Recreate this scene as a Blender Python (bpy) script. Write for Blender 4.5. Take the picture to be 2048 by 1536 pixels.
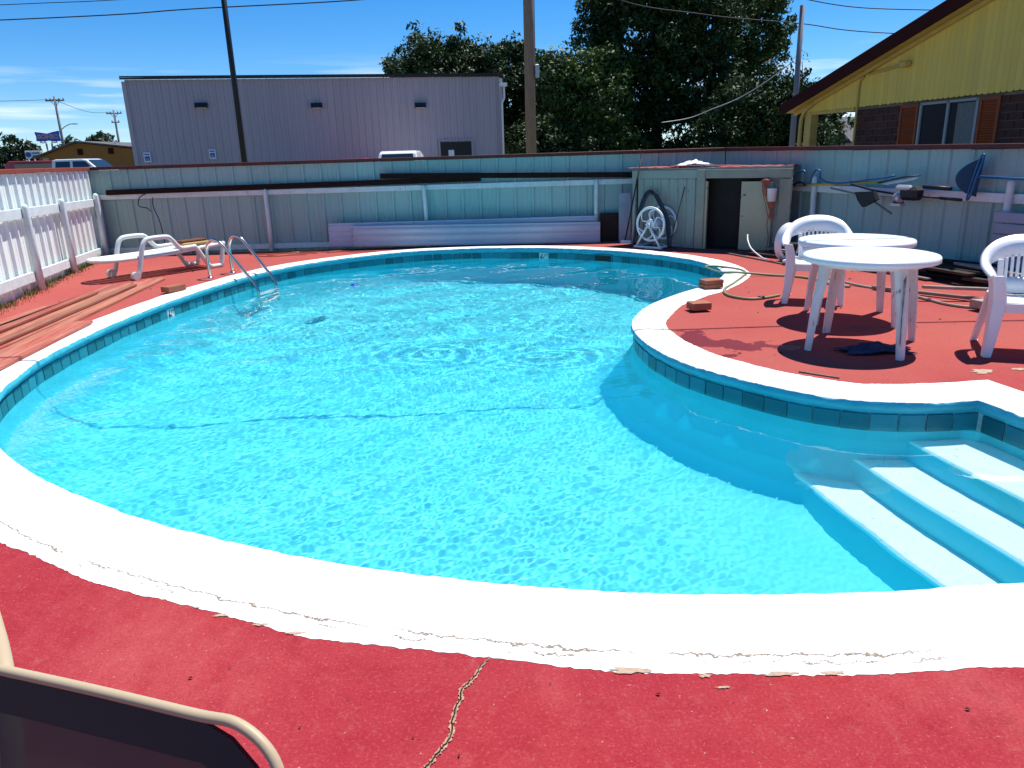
import bpy, bmesh, math, random
import numpy as np
from mathutils import Vector, Matrix, noise
from mathutils.geometry import delaunay_2d_cdt

# ------------------------------------------------------------------ camera, sky, sun, exposure
for o in list(bpy.data.objects): bpy.data.objects.remove(o)
SC = bpy.context.scene
COL = SC.collection
random.seed(7); np.random.seed(7)
EYE = 1.45
PITCH, ROLL = math.radians(16.937), math.radians(1.718)
cam = bpy.data.cameras.new('camera'); cam_o = bpy.data.objects.new('camera', cam); COL.objects.link(cam_o)
_f = Vector((0, math.cos(PITCH), -math.sin(PITCH))); _u0 = Vector((0, math.sin(PITCH), math.cos(PITCH))); _r0 = Vector((1, 0, 0))
_r = _r0 * math.cos(ROLL) - _u0 * math.sin(ROLL); _u = _r0 * math.sin(ROLL) + _u0 * math.cos(ROLL)
cam_o.matrix_world = Matrix(((_r.x, _u.x, -_f.x, 0), (_r.y, _u.y, -_f.y, 0), (_r.z, _u.z, -_f.z, EYE), (0, 0, 0, 1)))
cam.sensor_width = 36; cam.lens = 1500 / 2048 * 36; cam.clip_start = 0.05; cam.clip_end = 3000
SC.camera = cam_o

SUN_DIR = Vector((0.285, 0.27, 0.92)).normalized()
SUN_EL = math.asin(SUN_DIR.z); SUN_AZ = math.atan2(SUN_DIR.x, SUN_DIR.y)      # azimuth from +Y towards +X
world = bpy.data.worlds.new('World'); SC.world = world; world.use_nodes = True
wn = world.node_tree.nodes; wl = world.node_tree.links; wn.clear()
sky = wn.new('ShaderNodeTexSky'); sky.sky_type = 'NISHITA'; sky.sun_disc = False
sky.sun_elevation = SUN_EL; sky.sun_rotation = SUN_AZ
sky.altitude = 1500; sky.air_density = 1.0; sky.dust_density = 0.0; sky.ozone_density = 9.0
bg = wn.new('ShaderNodeBackground'); bg.inputs['Strength'].default_value = 0.108
out = wn.new('ShaderNodeOutputWorld')
# thin streaks of cirrus low over the horizon, all the way round
tc = wn.new('ShaderNodeTexCoord'); mp = wn.new('ShaderNodeMapping'); mp.inputs['Scale'].default_value = (1.6, 1.6, 26)
nz = wn.new('ShaderNodeTexNoise'); nz.inputs['Scale'].default_value = 2.2; nz.inputs['Detail'].default_value = 7; nz.inputs['Roughness'].default_value = .55
cr = wn.new('ShaderNodeValToRGB'); cr.color_ramp.elements[0].position = .5; cr.color_ramp.elements[1].position = .72
sep = wn.new('ShaderNodeSeparateXYZ')
band = wn.new('ShaderNodeMapRange'); band.interpolation_type = 'SMOOTHSTEP'
band.inputs['From Min'].default_value = .13; band.inputs['From Max'].default_value = .07
mul = wn.new('ShaderNodeMath'); mul.operation = 'MULTIPLY'
mul2 = wn.new('ShaderNodeMath'); mul2.operation = 'MULTIPLY'; mul2.inputs[1].default_value = .7
mix = wn.new('ShaderNodeMixRGB'); mix.inputs['Color2'].default_value = (8.6, 9.0, 9.6, 1)
wl.new(tc.outputs['Generated'], mp.inputs['Vector']); wl.new(mp.outputs['Vector'], nz.inputs['Vector']); wl.new(nz.outputs['Fac'], cr.inputs['Fac'])
wl.new(tc.outputs['Generated'], sep.inputs['Vector']); wl.new(sep.outputs['Z'], band.inputs['Value'])
wl.new(cr.outputs['Color'], mul.inputs[0]); wl.new(band.outputs['Result'], mul.inputs[1]); wl.new(mul.outputs[0], mul2.inputs[0])
hs = wn.new('ShaderNodeHueSaturation'); hs.inputs['Saturation'].default_value = 1.25; wl.new(sky.outputs['Color'], hs.inputs['Color'])
wl.new(mul2.outputs[0], mix.inputs['Fac']); wl.new(hs.outputs['Color'], mix.inputs['Color1'])
wl.new(mix.outputs['Color'], bg.inputs['Color']); wl.new(bg.outputs['Background'], out.inputs['Surface'])

sun = bpy.data.lights.new('sun', 'SUN'); sun.energy = 5.0; sun.angle = math.radians(0.5); sun.color = (1.0, 0.96, 0.9)
sun_o = bpy.data.objects.new('sun', sun); COL.objects.link(sun_o); sun_o.location = (20, 20, 60)
sun_o.rotation_euler = (-SUN_DIR).to_track_quat('-Z', 'Y').to_euler()
sun.cycles.is_caustics_light = True
SC.view_settings.view_transform = 'Standard'; SC.view_settings.look = 'None'
SC.view_settings.exposure = 0.45; SC.view_settings.gamma = 1.0; SC.view_settings.use_curve_mapping = False
SC.render.engine = 'CYCLES'
SC.cycles.use_denoising = True; SC.cycles.max_bounces = 10; SC.cycles.transparent_max_bounces = 12
SC.cycles.transmission_bounces = 8; SC.cycles.glossy_bounces = 4; SC.cycles.diffuse_bounces = 4
SC.cycles.sample_clamp_indirect = 6.0
# ------------------------------------------------------------------ helpers
def tag(o, label=None, cat=None, group=None, kind=None):
    if label: o['label'] = label
    if cat: o['category'] = cat
    if group: o['group'] = group
    if kind: o['kind'] = kind
    return o
def link(o, parent=None):
    COL.objects.link(o)
    if parent is not None: o.parent = parent
    return o
def empty(name, loc=(0, 0, 0), rz=0, label=None, cat=None, group=None):
    o = bpy.data.objects.new(name, None); o.empty_display_size = .2
    link(o); o.location = loc; o.rotation_euler = (0, 0, rz)
    return tag(o, label, cat, group)
def share(name, mesh, parent=None, loc=(0, 0, 0), rot=(0, 0, 0), sc=(1, 1, 1)):
    o = bpy.data.objects.new(name, mesh); link(o, parent); o.location = loc; o.rotation_euler = rot; o.scale = sc
    return o
def copy_tree(o, parent=None):
    c = o.copy(); COL.objects.link(c); c.parent = parent
    for ch in o.children: copy_tree(ch, c)
    return c

class MB:
    """collects shapes, then becomes one mesh"""
    def __init__(s): s.v = []; s.f = []; s.sm = []
    def add(s, verts, faces, smooth=False):
        b = len(s.v); s.v += [tuple(x) for x in verts]; s.f += [tuple(i + b for i in q) for q in faces]; s.sm += [smooth] * len(faces); return s
    def box(s, c, d, rot=None, bev=0.0):
        hx, hy, hz = d[0] / 2, d[1] / 2, d[2] / 2
        M = rot if rot is not None else Matrix.Identity(3); c = Vector(c)
        if bev <= 0:
            P = [M @ Vector((x, y, z)) + c for x in (-hx, hx) for y in (-hy, hy) for z in (-hz, hz)]
            s.add(P, [(0, 1, 3, 2), (4, 6, 7, 5), (0, 4, 5, 1), (2, 3, 7, 6), (0, 2, 6, 4), (1, 5, 7, 3)])
        else:
            bev = min(bev, hx * .9, hy * .9, hz * .9)
            bm = bmesh.new(); bmesh.ops.create_cube(bm, size=1)
            for v in bm.verts: v.co = Vector((v.co.x * d[0], v.co.y * d[1], v.co.z * d[2]))
            bmesh.ops.bevel(bm, geom=bm.edges[:], offset=bev, segments=1, affect='EDGES', profile=.5)
            bm.verts.index_update()
            s.add([M @ v.co + c for v in bm.verts], [[v.index for v in f.verts] for f in bm.faces]); bm.free()
        return s
    def beam(s, a, b, w, h, up=(0, 0, 1), bev=0.0):
        a, b = Vector(a), Vector(b); d = (b - a); L = d.length; x = d.normalized(); u = Vector(up)
        y = u.cross(x)
        if y.length < 1e-4: y = Vector((1, 0, 0)).cross(x)
        y.normalize(); z = x.cross(y)
        return s.box((a + b) / 2, (L, w, h), Matrix((x, y, z)).transposed(), bev)
    def tube(s, pts, r, n=8, closed=False, cap=True, smooth=True, flat=1.0):
        pts = [Vector(p) for p in pts]; N = len(pts)
        rr = r if isinstance(r, (list, tuple)) else [r] * N
        T = []
        for i in range(N):
            a = pts[(i - 1) % N] if (closed or i > 0) else pts[i]; b = pts[(i + 1) % N] if (closed or i < N - 1) else pts[i]
            T.append((b - a).normalized())
        ref = Vector((0, 0, 1)) if abs(T[0].z) < .9 else Vector((1, 0, 0))
        u = (ref - T[0] * ref.dot(T[0])).normalized(); vs = []
        for i in range(N):
            u = (u - T[i] * u.dot(T[i])).normalized(); w = T[i].cross(u)
            for k in range(n):
                a = 2 * math.pi * k / n; vs.append(pts[i] + (u * math.cos(a) * flat + w * math.sin(a)) * rr[i])
        fs = []
        for i in range(N if closed else N - 1):
            for k in range(n):
                j = (i + 1) % N; fs.append((i * n + k, i * n + (k + 1) % n, j * n + (k + 1) % n, j * n + k))
        s.add(vs, fs, smooth)
        if cap and not closed:
            s.f.append(tuple(len(s.v) - len(vs) + k for k in range(n))[::-1]); s.f.append(tuple(len(s.v) - n + k for k in range(n))); s.sm += [False, False]
        return s
    def lathe(s, prof, c=(0, 0, 0), n=32, smooth=True):
        vs = []; fs = []; c = Vector(c); m = len(prof)
        for k in range(n):
            a = 2 * math.pi * k / n
            vs += [c + Vector((r * math.cos(a), r * math.sin(a), z)) for r, z in prof]
        for k in range(n):
            q = (k + 1) % n
            for i in range(m - 1): fs.append((k * m + i, q * m + i, q * m + i + 1, k * m + i + 1))
        return s.add(vs, fs, smooth)
    def prism(s, poly, a, b):
        """poly: list of 3d points (a planar outline); extruded by the vector b-a"""
        d = Vector(b) - Vector(a); P = [Vector(p) for p in poly]; n = len(P)
        s.add(P + [p + d for p in P], [tuple(range(n))[::-1], tuple(range(n, 2 * n))] + [(i, (i + 1) % n, n + (i + 1) % n, n + i) for i in range(n)])
        return s
    def mesh(s, name, mat):
        me = bpy.data.meshes.new(name); me.from_pydata(s.v, [], s.f); me.polygons.foreach_set('use_smooth', s.sm)
        if mat is not None: me.materials.append(mat)
        bm = bmesh.new(); bm.from_mesh(me); bmesh.ops.recalc_face_normals(bm, faces=bm.faces); bm.to_mesh(me); bm.free()
        return me
    def build(s, name, mat, parent=None):
        o = bpy.data.objects.new(name, s.mesh(name, mat)); return link(o, parent)

def spline(pts, n=8, closed=False):
    P = [Vector(p) for p in pts]; N = len(P); out = []
    for i in range(N if closed else N - 1):
        if closed: a, b, c, d = P[(i - 1) % N], P[i], P[(i + 1) % N], P[(i + 2) % N]
        else: a, b, c, d = P[max(i - 1, 0)], P[i], P[i + 1], P[min(i + 2, N - 1)]
        for k in range(n):
            t = k / n
            out.append(.5 * ((2 * b) + (c - a) * t + (2 * a - 5 * b + 4 * c - d) * t * t + (3 * b - a - 3 * c + d) * t ** 3))
    if not closed: out.append(P[-1])
    return out
def lerp(a, b, t): return a + (b - a) * t

# ------------------------------------------------------------------ materials
MAT = {}
def nodes_of(m):
    m.use_nodes = True; return m.node_tree.nodes, m.node_tree.links
def mat(name, col, rough=.6, metal=0.0, spec=.4, var=0.0, vscale=8.0, var_col=None, bump=0.0, bscale=40.0, speck=None, speck_scale=60., speck_thr=.62, stretch=(1, 1, 1), coat=0.0, coord='Object', objvar=0.0):
    """principled paint / wood / metal with a broad tint variation, specks and fine relief"""
    if name in MAT: return MAT[name]
    m = bpy.data.materials.new(name); N, L = nodes_of(m); b = N['Principled BSDF']
    b.inputs['Roughness'].default_value = rough; b.inputs['Metallic'].default_value = metal
    b.inputs['Specular IOR Level'].default_value = spec; b.inputs['Coat Weight'].default_value = coat
    t = N.new('ShaderNodeTexCoord'); mp = N.new('ShaderNodeMapping'); mp.inputs['Scale'].default_value = stretch
    L.new(t.outputs[coord], mp.inputs['Vector'])
    cur = None
    rgb = N.new('ShaderNodeRGB'); rgb.outputs[0].default_value = (*col, 1); cur = rgb.outputs[0]
    if var > 0:
        n1 = N.new('ShaderNodeTexNoise'); n1.inputs['Scale'].default_value = vscale; n1.inputs['Detail'].default_value = 6; n1.inputs['Roughness'].default_value = .6
        L.new(mp.outputs['Vector'], n1.inputs['Vector'])
        mr = N.new('ShaderNodeMapRange'); mr.inputs['From Min'].default_value = .35; mr.inputs['From Max'].default_value = .7
        mr.inputs['To Max'].default_value = var; L.new(n1.outputs['Fac'], mr.inputs['Value'])
        mx = N.new('ShaderNodeMixRGB'); mx.inputs['Color2'].default_value = (*(var_col or tuple(c * .4 for c in col)), 1)
        L.new(mr.outputs[0], mx.inputs['Fac']); L.new(cur, mx.inputs['Color1']); cur = mx.outputs[0]
    if speck:
        n2 = N.new('ShaderNodeTexNoise'); n2.inputs['Scale'].default_value = speck_scale; n2.inputs['Detail'].default_value = 3
        L.new(mp.outputs['Vector'], n2.inputs['Vector'])
        mr2 = N.new('ShaderNodeMapRange'); mr2.inputs['From Min'].default_value = speck_thr; mr2.inputs['From Max'].default_value = speck_thr + .05
        L.new(n2.outputs['Fac'], mr2.inputs['Value'])
        mx2 = N.new('ShaderNodeMixRGB'); mx2.inputs['Color2'].default_value = (*speck, 1)
        L.new(mr2.outputs[0], mx2.inputs['Fac']); L.new(cur, mx2.inputs['Color1']); cur = mx2.outputs[0]
    if objvar > 0:
        oi = N.new('ShaderNodeObjectInfo'); mr3 = N.new('ShaderNodeMapRange'); mr3.inputs['To Min'].default_value = 1 - objvar; mr3.inputs['To Max'].default_value = 1 + objvar
        L.new(oi.outputs['Random'], mr3.inputs['Value'])
        mx3 = N.new('ShaderNodeVectorMath'); mx3.operation = 'SCALE'; L.new(cur, mx3.inputs[0]); L.new(mr3.outputs[0], mx3.inputs['Scale']); cur = mx3.outputs[0]
    L.new(cur, b.inputs['Base Color'])
    if bump > 0:
        n3 = N.new('ShaderNodeTexNoise'); n3.inputs['Scale'].default_value = bscale; n3.inputs['Detail'].default_value = 4
        L.new(mp.outputs['Vector'], n3.inputs['Vector'])
        bp = N.new('ShaderNodeBump'); bp.inputs['Strength'].default_value = bump; bp.inputs['Distance'].default_value = .01
        L.new(n3.outputs['Fac'], bp.inputs['Height']); L.new(bp.outputs['Normal'], b.inputs['Normal'])
    MAT[name] = m; return m
# ------------------------------------------------------------------ the pool's plan (metres; the camera stands at 0,0)
INNER = [(1.73, 2.24), (1.23, 2.21), (.95, 2.21), (.62, 2.225), (.3, 2.26), (0, 2.315), (-.38, 2.41), (-.62, 2.48), (-.88, 2.58), (-1.18, 2.71), (-1.56, 2.9), (-1.94, 3.13),
         (-2.4, 3.46), (-2.85, 3.88), (-3.25, 4.4), (-3.52, 4.95), (-3.67, 5.45), (-3.77, 5.9), (-3.83, 6.57), (-3.85, 7.25), (-3.82, 8.06), (-3.72, 8.98), (-3.52, 10.0), (-3.27, 10.75),
         (-2.95, 11.28), (-2.44, 11.8), (-1.76, 12.28), (-.96, 12.5), (-.13, 12.47), (.82, 12.18), (1.86, 11.44), (2.46, 10.57), (2.66, 9.85), (2.66, 9.3), (2.53, 8.86), (2.15, 8.25), (1.76, 7.8),
         (1.38, 7.28), (1.16, 6.78), (1.07, 6.42), (1.05, 6.08), (1.08, 5.7), (1.16, 5.36), (1.25, 5.12), (1.4, 4.86), (1.6, 4.59), (1.81, 4.37), (2.09, 4.2), (2.4, 4.14), (2.73, 4.15)]
INNER_R = [(2.73, 4.15), (3.0, 2.98)]
INNER_B = [(3.0, 2.98), (2.86, 2.7), (2.52, 2.45), (2.1, 2.3), (1.73, 2.24)]
WATER = -.165
def outline():
    a = [Vector((x, y, 0)) for x, y in INNER]
    p = spline(a, 12)[:-1]
    q = [Vector((lerp(2.73, 3.0, t), lerp(4.15, 2.98, t), 0)) for t in [i / 12 for i in range(12)]]
    r = spline([Vector((x, y, 0)) for x, y in INNER_B], 10)[:-1]
    P = p + q + r
    # even spacing, keeping the corner
    L = [0]
    for i in range(len(P)): L.append(L[-1] + (P[(i + 1) % len(P)] - P[i]).length)
    n = int(L[-1] / .04); out = []; j = 0
    for k in range(n):
        s = L[-1] * k / n
        while L[j + 1] < s: j += 1
        t = (s - L[j]) / (L[j + 1] - L[j]); out.append(P[j].lerp(P[(j + 1) % len(P)], t))
    ci = min(range(n), key=lambda i: (out[i] - Vector((2.73, 4.15, 0))).length); out[ci] = Vector((2.73, 4.15, 0))
    return out, L[-1]
OUT, PERIM = outline(); NO = len(OUT)
_area = sum(OUT[i].x * OUT[(i + 1) % NO].y - OUT[(i + 1) % NO].x * OUT[i].y for i in range(NO))
SGN = 1 if _area > 0 else -1                       # +1: counter-clockwise
NRM = []                                            # outward normals with mitre
for i in range(NO):
    d1 = (OUT[i] - OUT[i - 1]).normalized(); d2 = (OUT[(i + 1) % NO] - OUT[i]).normalized()
    n1 = Vector((d1.y, -d1.x, 0)) * SGN; n2 = Vector((d2.y, -d2.x, 0)) * SGN
    n = (n1 + n2).normalized(); NRM.append(n / max(.5, n.dot(n1)))
# soften everything but the corner
_c = min(range(NO), key=lambda i: (OUT[i] - Vector((2.73, 4.15, 0))).length)
for _ in range(6):
    q = [v.copy() for v in NRM]
    for i in range(NO):
        if abs(i - _c) > 3: NRM[i] = (q[i - 1] + q[i] * 2 + q[(i + 1) % NO]) / 4
def off(d, z=0.0, jit=None): return [OUT[i] + NRM[i] * (d(i) if callable(d) else d) + Vector((0, 0, z)) for i in range(NO)]
def strip(rings, closed=True):
    """quads between successive rings of equal length"""
    n = len(rings[0]); V = [v for r in rings for v in r]; F = []
    for k in range(len(rings) - 1):
        for i in range(n if closed else n - 1):
            j = (i + 1) % n; F.append((k * n + i, k * n + j, (k + 1) * n + j, (k + 1) * n + i))
    return V, F
def inside(x, y):
    c = False; j = NO - 1
    for i in range(NO):
        a, b = OUT[i], OUT[j]
        if (a.y > y) != (b.y > y) and x < (b.x - a.x) * (y - a.y) / (b.y - a.y) + a.x: c = not c
        j = i
    return c
_ox = np.array([[p.x, p.y] for p in OUT])
def dist_in(x, y): return float(np.sqrt(((_ox - (x, y)) ** 2).sum(1).min()))

# ---- deck paint: worn red, with wet patch, chips, stains
def deck_material():
    m = bpy.data.materials.new('red_deck_paint'); N, L = nodes_of(m); b = N['Principled BSDF']
    t = N.new('ShaderNodeTexCoord')
    def nz(scale, det=5, rough=.6, stretch=None):
        n = N.new('ShaderNodeTexNoise'); n.inputs['Scale'].default_value = scale; n.inputs['Detail'].default_value = det; n.inputs['Roughness'].default_value = rough
        if stretch:
            mp = N.new('ShaderNodeMapping'); mp.inputs['Scale'].default_value = stretch; L.new(t.outputs['Object'], mp.inputs['Vector']); L.new(mp.outputs['Vector'], n.inputs['Vector'])
        else: L.new(t.outputs['Object'], n.inputs['Vector'])
        return n.outputs['Fac']
    def rng(v, a, b_, lo=0, hi=1):
        r = N.new('ShaderNodeMapRange'); r.inputs['From Min'].default_value = a; r.inputs['From Max'].default_value = b_; r.inputs['To Min'].default_value = lo; r.inputs['To Max'].default_value = hi
        L.new(v, r.inputs['Value']); return r.outputs[0]
    def mixc(c1, c2, fac, typ='MIX'):
        x = N.new('ShaderNodeMixRGB'); x.blend_type = typ
        for s, c in ((1, c1), (2, c2)):
            if isinstance(c, tuple): x.inputs[s].default_value = (*c, 1)
            else: L.new(c, x.inputs[s])
        if isinstance(fac, float): x.inputs[0].default_value = fac
        else: L.new(fac, x.inputs[0])
        return x.outputs[0]
    def mth(op, a, b_):
        x = N.new('ShaderNodeMath'); x.operation = op
        for s, c in ((0, a), (1, b_)):
            if isinstance(c, (int, float)): x.inputs[s].default_value = c
            else: L.new(c, x.inputs[s])
        return x.outputs[0]
    c = mixc((.30, .023, .036), (.36, .046, .052), rng(nz(1.3, 8, .7), .36, .66))
    c = mixc(c, (.27, .018, .028), rng(nz(6, 8, .75), .5, .68, 0, .8))
    c = mixc(c, (.36, .035, .03), rng(nz(.55, 4), .5, .72, 0, .8))
    c = mixc(c, (.46, .10, .10), rng(nz(.9, 7, .7, (1, .45, 1)), .52, .68, 0, .55))       # bleached walking strips
    c = mixc(c, (.24, .025, .03), rng(nz(2.6, 7, .7), .56, .68, 0, .55))                  # old water marks
    # paler red towards the far side of the yard
    sp = N.new('ShaderNodeSeparateXYZ'); L.new(t.outputs['Object'], sp.inputs[0])
    far_tone = mth('MULTIPLY', rng(sp.outputs['Y'], 3.0, 5.0), rng(nz(.8, 5), .2, .6, .55, 1.0))
    c = mixc(c, (.37, .095, .078), far_tone)
    c = mixc(c, (.52, .22, .18), rng(nz(16, 8, .8), .54, .72, 0, .22))          # rubbed
    c = mixc(c, (.60, .45, .38), rng(nz(60, 4, .7), .668, .695, 0, .6))        # chips
    c = mixc(c, (.05, .01, .012), rng(nz(42, 5, .75), .66, .70, 0, .85))      # pits
    c = mixc(c, (.10, .02, .02), rng(nz(7.5, 7, .7), .66, .70, 0, .8))        # dark spots
    c = mixc(c, (.19, .012, .02), rng(nz(130, 3, .7), .5, .68, 0, .55)); c = mixc(c, (.50, .13, .13), rng(nz(95, 3, .7), .54, .7, 0, .4))     # grain of the slab
    # wet patch beside the coping of the bulge
    def blob(cx, cy, rx, ry, ang):
        mp = N.new('ShaderNodeMapping'); mp.vector_type = 'TEXTURE'; mp.inputs['Location'].default_value = (cx, cy, 0); mp.inputs['Rotation'].default_value = (0, 0, ang); mp.inputs['Scale'].default_value = (rx, ry, 1)
        L.new(t.outputs['Object'], mp.inputs['Vector']); ln = N.new('ShaderNodeVectorMath'); ln.operation = 'LENGTH'; L.new(mp.outputs['Vector'], ln.inputs[0]); return ln.outputs['Value']
    nw = rng(nz(5.0, 5, .6), .25, .75, -.75, .75)
    w = None
    for a in [(1.5, 5.86, .12, .30, 0), (1.72, 5.62, .30, .16, -.35), (2.02, 5.52, .2, .07, -.35), (1.55, 5.3, .10, .05, .2), (2.95, 6.05, .28, .06, -.4)]:
        q = mth('ADD', blob(*a), nw); q = rng(q, 1.0, .9); w = q if w is None else mth('MAXIMUM', w, q)
    dk = mixc(c, (.40, .25, .38), 1.0, 'MULTIPLY'); c = mixc(c, dk, mth('MULTIPLY', w, .85))
    # broom lines and expansion joint dirt
    L.new(c, b.inputs['Base Color'])
    r = mixc((.85, .85, .85), (.34, .34, .34), w); L.new(r, b.inputs['Roughness']); b.inputs['Specular IOR Level'].default_value = .04
    h = mth('ADD', nz(55, 6, .7), mth('MULTIPLY', nz(9, 4), 1.2))
    bp = N.new('ShaderNodeBump'); bp.inputs['Strength'].default_value = .35; bp.inputs['Distance'].default_value = .006; L.new(h, bp.inputs['Height'])
    L.new(bp.outputs['Normal'], b.inputs['Normal'])
    return m
M_DECK = deck_material()

def coping_material():
    """white deck paint; UV: u metres along, v 0 at the water to 1 at the outer edge"""
    m = bpy.data.materials.new('white_coping_paint'); N, L = nodes_of(m); b = N['Principled BSDF']
    uv = N.new('ShaderNodeUVMap'); uv.uv_map = 'along'
    sp = N.new('ShaderNodeSeparateXYZ'); L.new(uv.outputs[0], sp.inputs[0])
    t = N.new('ShaderNodeTexCoord')
    def nz(scale, det, src, rough=.6):
        n = N.new('ShaderNodeTexNoise'); n.inputs['Scale'].default_value = scale; n.inputs['Detail'].default_value = det; n.inputs['Roughness'].default_value = rough; L.new(src, n.inputs['Vector']); return n.outputs['Fac']
    def rng(v, a, b_, lo=0, hi=1):
        r = N.new('ShaderNodeMapRange'); r.inputs['From Min'].default_value = a; r.inputs['From Max'].default_value = b_; r.inputs['To Min'].default_value = lo; r.inputs['To Max'].default_value = hi; L.new(v, r.inputs['Value']); return r.outputs[0]
    def mth(op, a, b_=0.0):
        x = N.new('ShaderNodeMath'); x.operation = op
        for s, c in ((0, a), (1, b_)):
            if isinstance(c, (int, float)): x.inputs[s].default_value = c
            else: L.new(c, x.inputs[s])
        return x.outputs[0]
    def mixc(c1, c2, fac):
        x = N.new('ShaderNodeMixRGB')
        for s, c in ((1, c1), (2, c2)):
            if isinstance(c, tuple): x.inputs[s].default_value = (*c, 1)
            else: L.new(c, x.inputs[s])
        L.new(fac, x.inputs[0]); return x.outputs[0]
    # crack lines that follow the joint between coping and slab
    wob = rng(nz(2.3, 4, t.outputs['Object']), .3, .7, -.035, .035)
    wob2 = rng(nz(22, 4, t.outputs['Object'], .7), .3, .7, -.03, .03)
    v = mth('ADD', mth('ADD', sp.outputs['Y'], wob), wob2)
    def line(pos, w): return rng(mth('ABSOLUTE', mth('SUBTRACT', v, pos)), w, w * .35)
    brk = rng(nz(1.7, 3, t.outputs['Object']), .34, .48); brk2 = rng(nz(4.1, 3, t.outputs['Object']), .48, .6)
    l1 = mth('MULTIPLY', line(.80, .0125), brk); l2 = mth('MULTIPLY', line(.87, .010), brk2)
    wide = mth('MULTIPLY', line(.82, .03), mth('MULTIPLY', rng(nz(3.0, 5, t.outputs['Object']), .60, .68), brk2))
    crack = mth('MAXIMUM', mth('MAXIMUM', l1, l2), wide)
    # cross joints between the poured lengths
    fr = mth('FRACT', mth('MULTIPLY', mth('ADD', sp.outputs['X'], mth('MULTIPLY', wob2, .3)), 1 / 1.17))
    xj = mth('MULTIPLY', rng(mth('ABSOLUTE', mth('SUBTRACT', fr, .5)), .004, .0015), rng(nz(6, 3, t.outputs['Object']), .42, .6, 0, .6))
    base = mixc((.80, .80, .79), (.70, .70, .69), rng(nz(3, 6, t.outputs['Object']), .5, .75))
    base = mixc(base, (.42, .38, .33), rng(nz(60, 5, t.outputs['Object'], .8), .70, .74, 0, .75))
    base = mixc(base, (.58, .50, .38), rng(nz(11, 6, t.outputs['Object'], .7), .68, .73, 0, .7))
    base = mixc(base, (.27, .21, .15), crack); base = mixc(base, (.45, .43, .40), xj)
    L.new(base, b.inputs['Base Color']); b.inputs['Roughness'].default_value = .55; b.inputs['Specular IOR Level'].default_value = .04
    h = mth('SUBTRACT', mth('MULTIPLY', nz(35, 5, t.outputs['Object']), .25), mth('MULTIPLY', crack, 1.2))
    bp = N.new('ShaderNodeBump'); bp.inputs['Strength'].default_value = .5; bp.inputs['Distance'].default_value = .008; L.new(h, bp.inputs['Height']); L.new(bp.outputs['Normal'], b.inputs['Normal'])
    return m
M_COPING = coping_material()
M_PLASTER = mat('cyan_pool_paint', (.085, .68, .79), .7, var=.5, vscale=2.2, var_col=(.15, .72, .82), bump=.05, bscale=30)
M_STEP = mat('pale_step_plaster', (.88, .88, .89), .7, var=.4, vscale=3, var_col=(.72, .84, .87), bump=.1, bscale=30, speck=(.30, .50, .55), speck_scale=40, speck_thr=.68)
M_BLUEPAINT = mat('turquoise_wall_paint', (.045, .42, .53), .5, var=.6, vscale=9, var_col=(.10, .52, .62), bump=.6, bscale=22)
M_GROUT = mat('pale_grout', (.40, .58, .60), .8, var=.5, vscale=20)
M_TILE = mat('teal_glazed_tile', (.018, .19, .24), .35, spec=.2, var=.5, vscale=5, var_col=(.03, .25, .28), bump=.06, bscale=20, objvar=.35)

# ---- ground and deck
grd = MB().add([(-900, -60, -.12), (900, -60, -.12), (900, 1500, -.12), (-900, 1500, -.12)], [(0, 1, 2, 3)])
# the ground sheet is open where the pool is dug
def sheet_with_hole(name, rect, hole, z, material, extra=None):
    pts = [Vector((p[0], p[1])) for p in rect] + [Vector((p.x, p.y)) for p in hole]
    nr = len(rect); nh = len(hole)
    res = delaunay_2d_cdt(pts, [(i, (i + 1) % nr) for i in range(nr)] + [(nr + i, nr + (i + 1) % nh) for i in range(nh)], [], 1, 1e-6)
    V, F = res[0], res[2]; keep = []
    for f in F:
        c = sum((V[i] for i in f), Vector((0, 0))) / len(f)
        if not inside_poly(c.x, c.y, hole): keep.append(tuple(f))
    b = MB().add([(v.x, v.y, z) for v in V], keep); return b.build(name, material)
def inside_poly(x, y, P):
    c = False; j = len(P) - 1
    for i in range(len(P)):
        a, b = P[i], P[j]
        if (a.y > y) != (b.y > y) and x < (b.x - a.x) * (y - a.y) / (b.y - a.y) + a.x: c = not c
        j = i
    return c
M_GROUND = mat('dry_ground', (.16, .14, .10), .9, var=.7, vscale=.4, var_col=(.10, .12, .05), bump=.3, bscale=3)
box_hole = [Vector(p) for p in ((-4.6, 1.6, 0), (3.6, 1.6, 0), (3.6, 13.0, 0), (-4.6, 13.0, 0))]
ground = sheet_with_hole('ground', [(-900, -80), (900, -80), (900, 1600), (-900, 1600)], box_hole, -.06, M_GROUND); ground['kind'] = 'structure'
deck = sheet_with_hole('pool_deck', [(-5.35, -3.0), (6.9, -3.0), (5.75, 7.2), (3.75, 12.95), (-6.75, 13.0), (-5.75, 8.3)], off(.16), 0.0, M_DECK)
deck['kind'] = 'structure'

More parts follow.
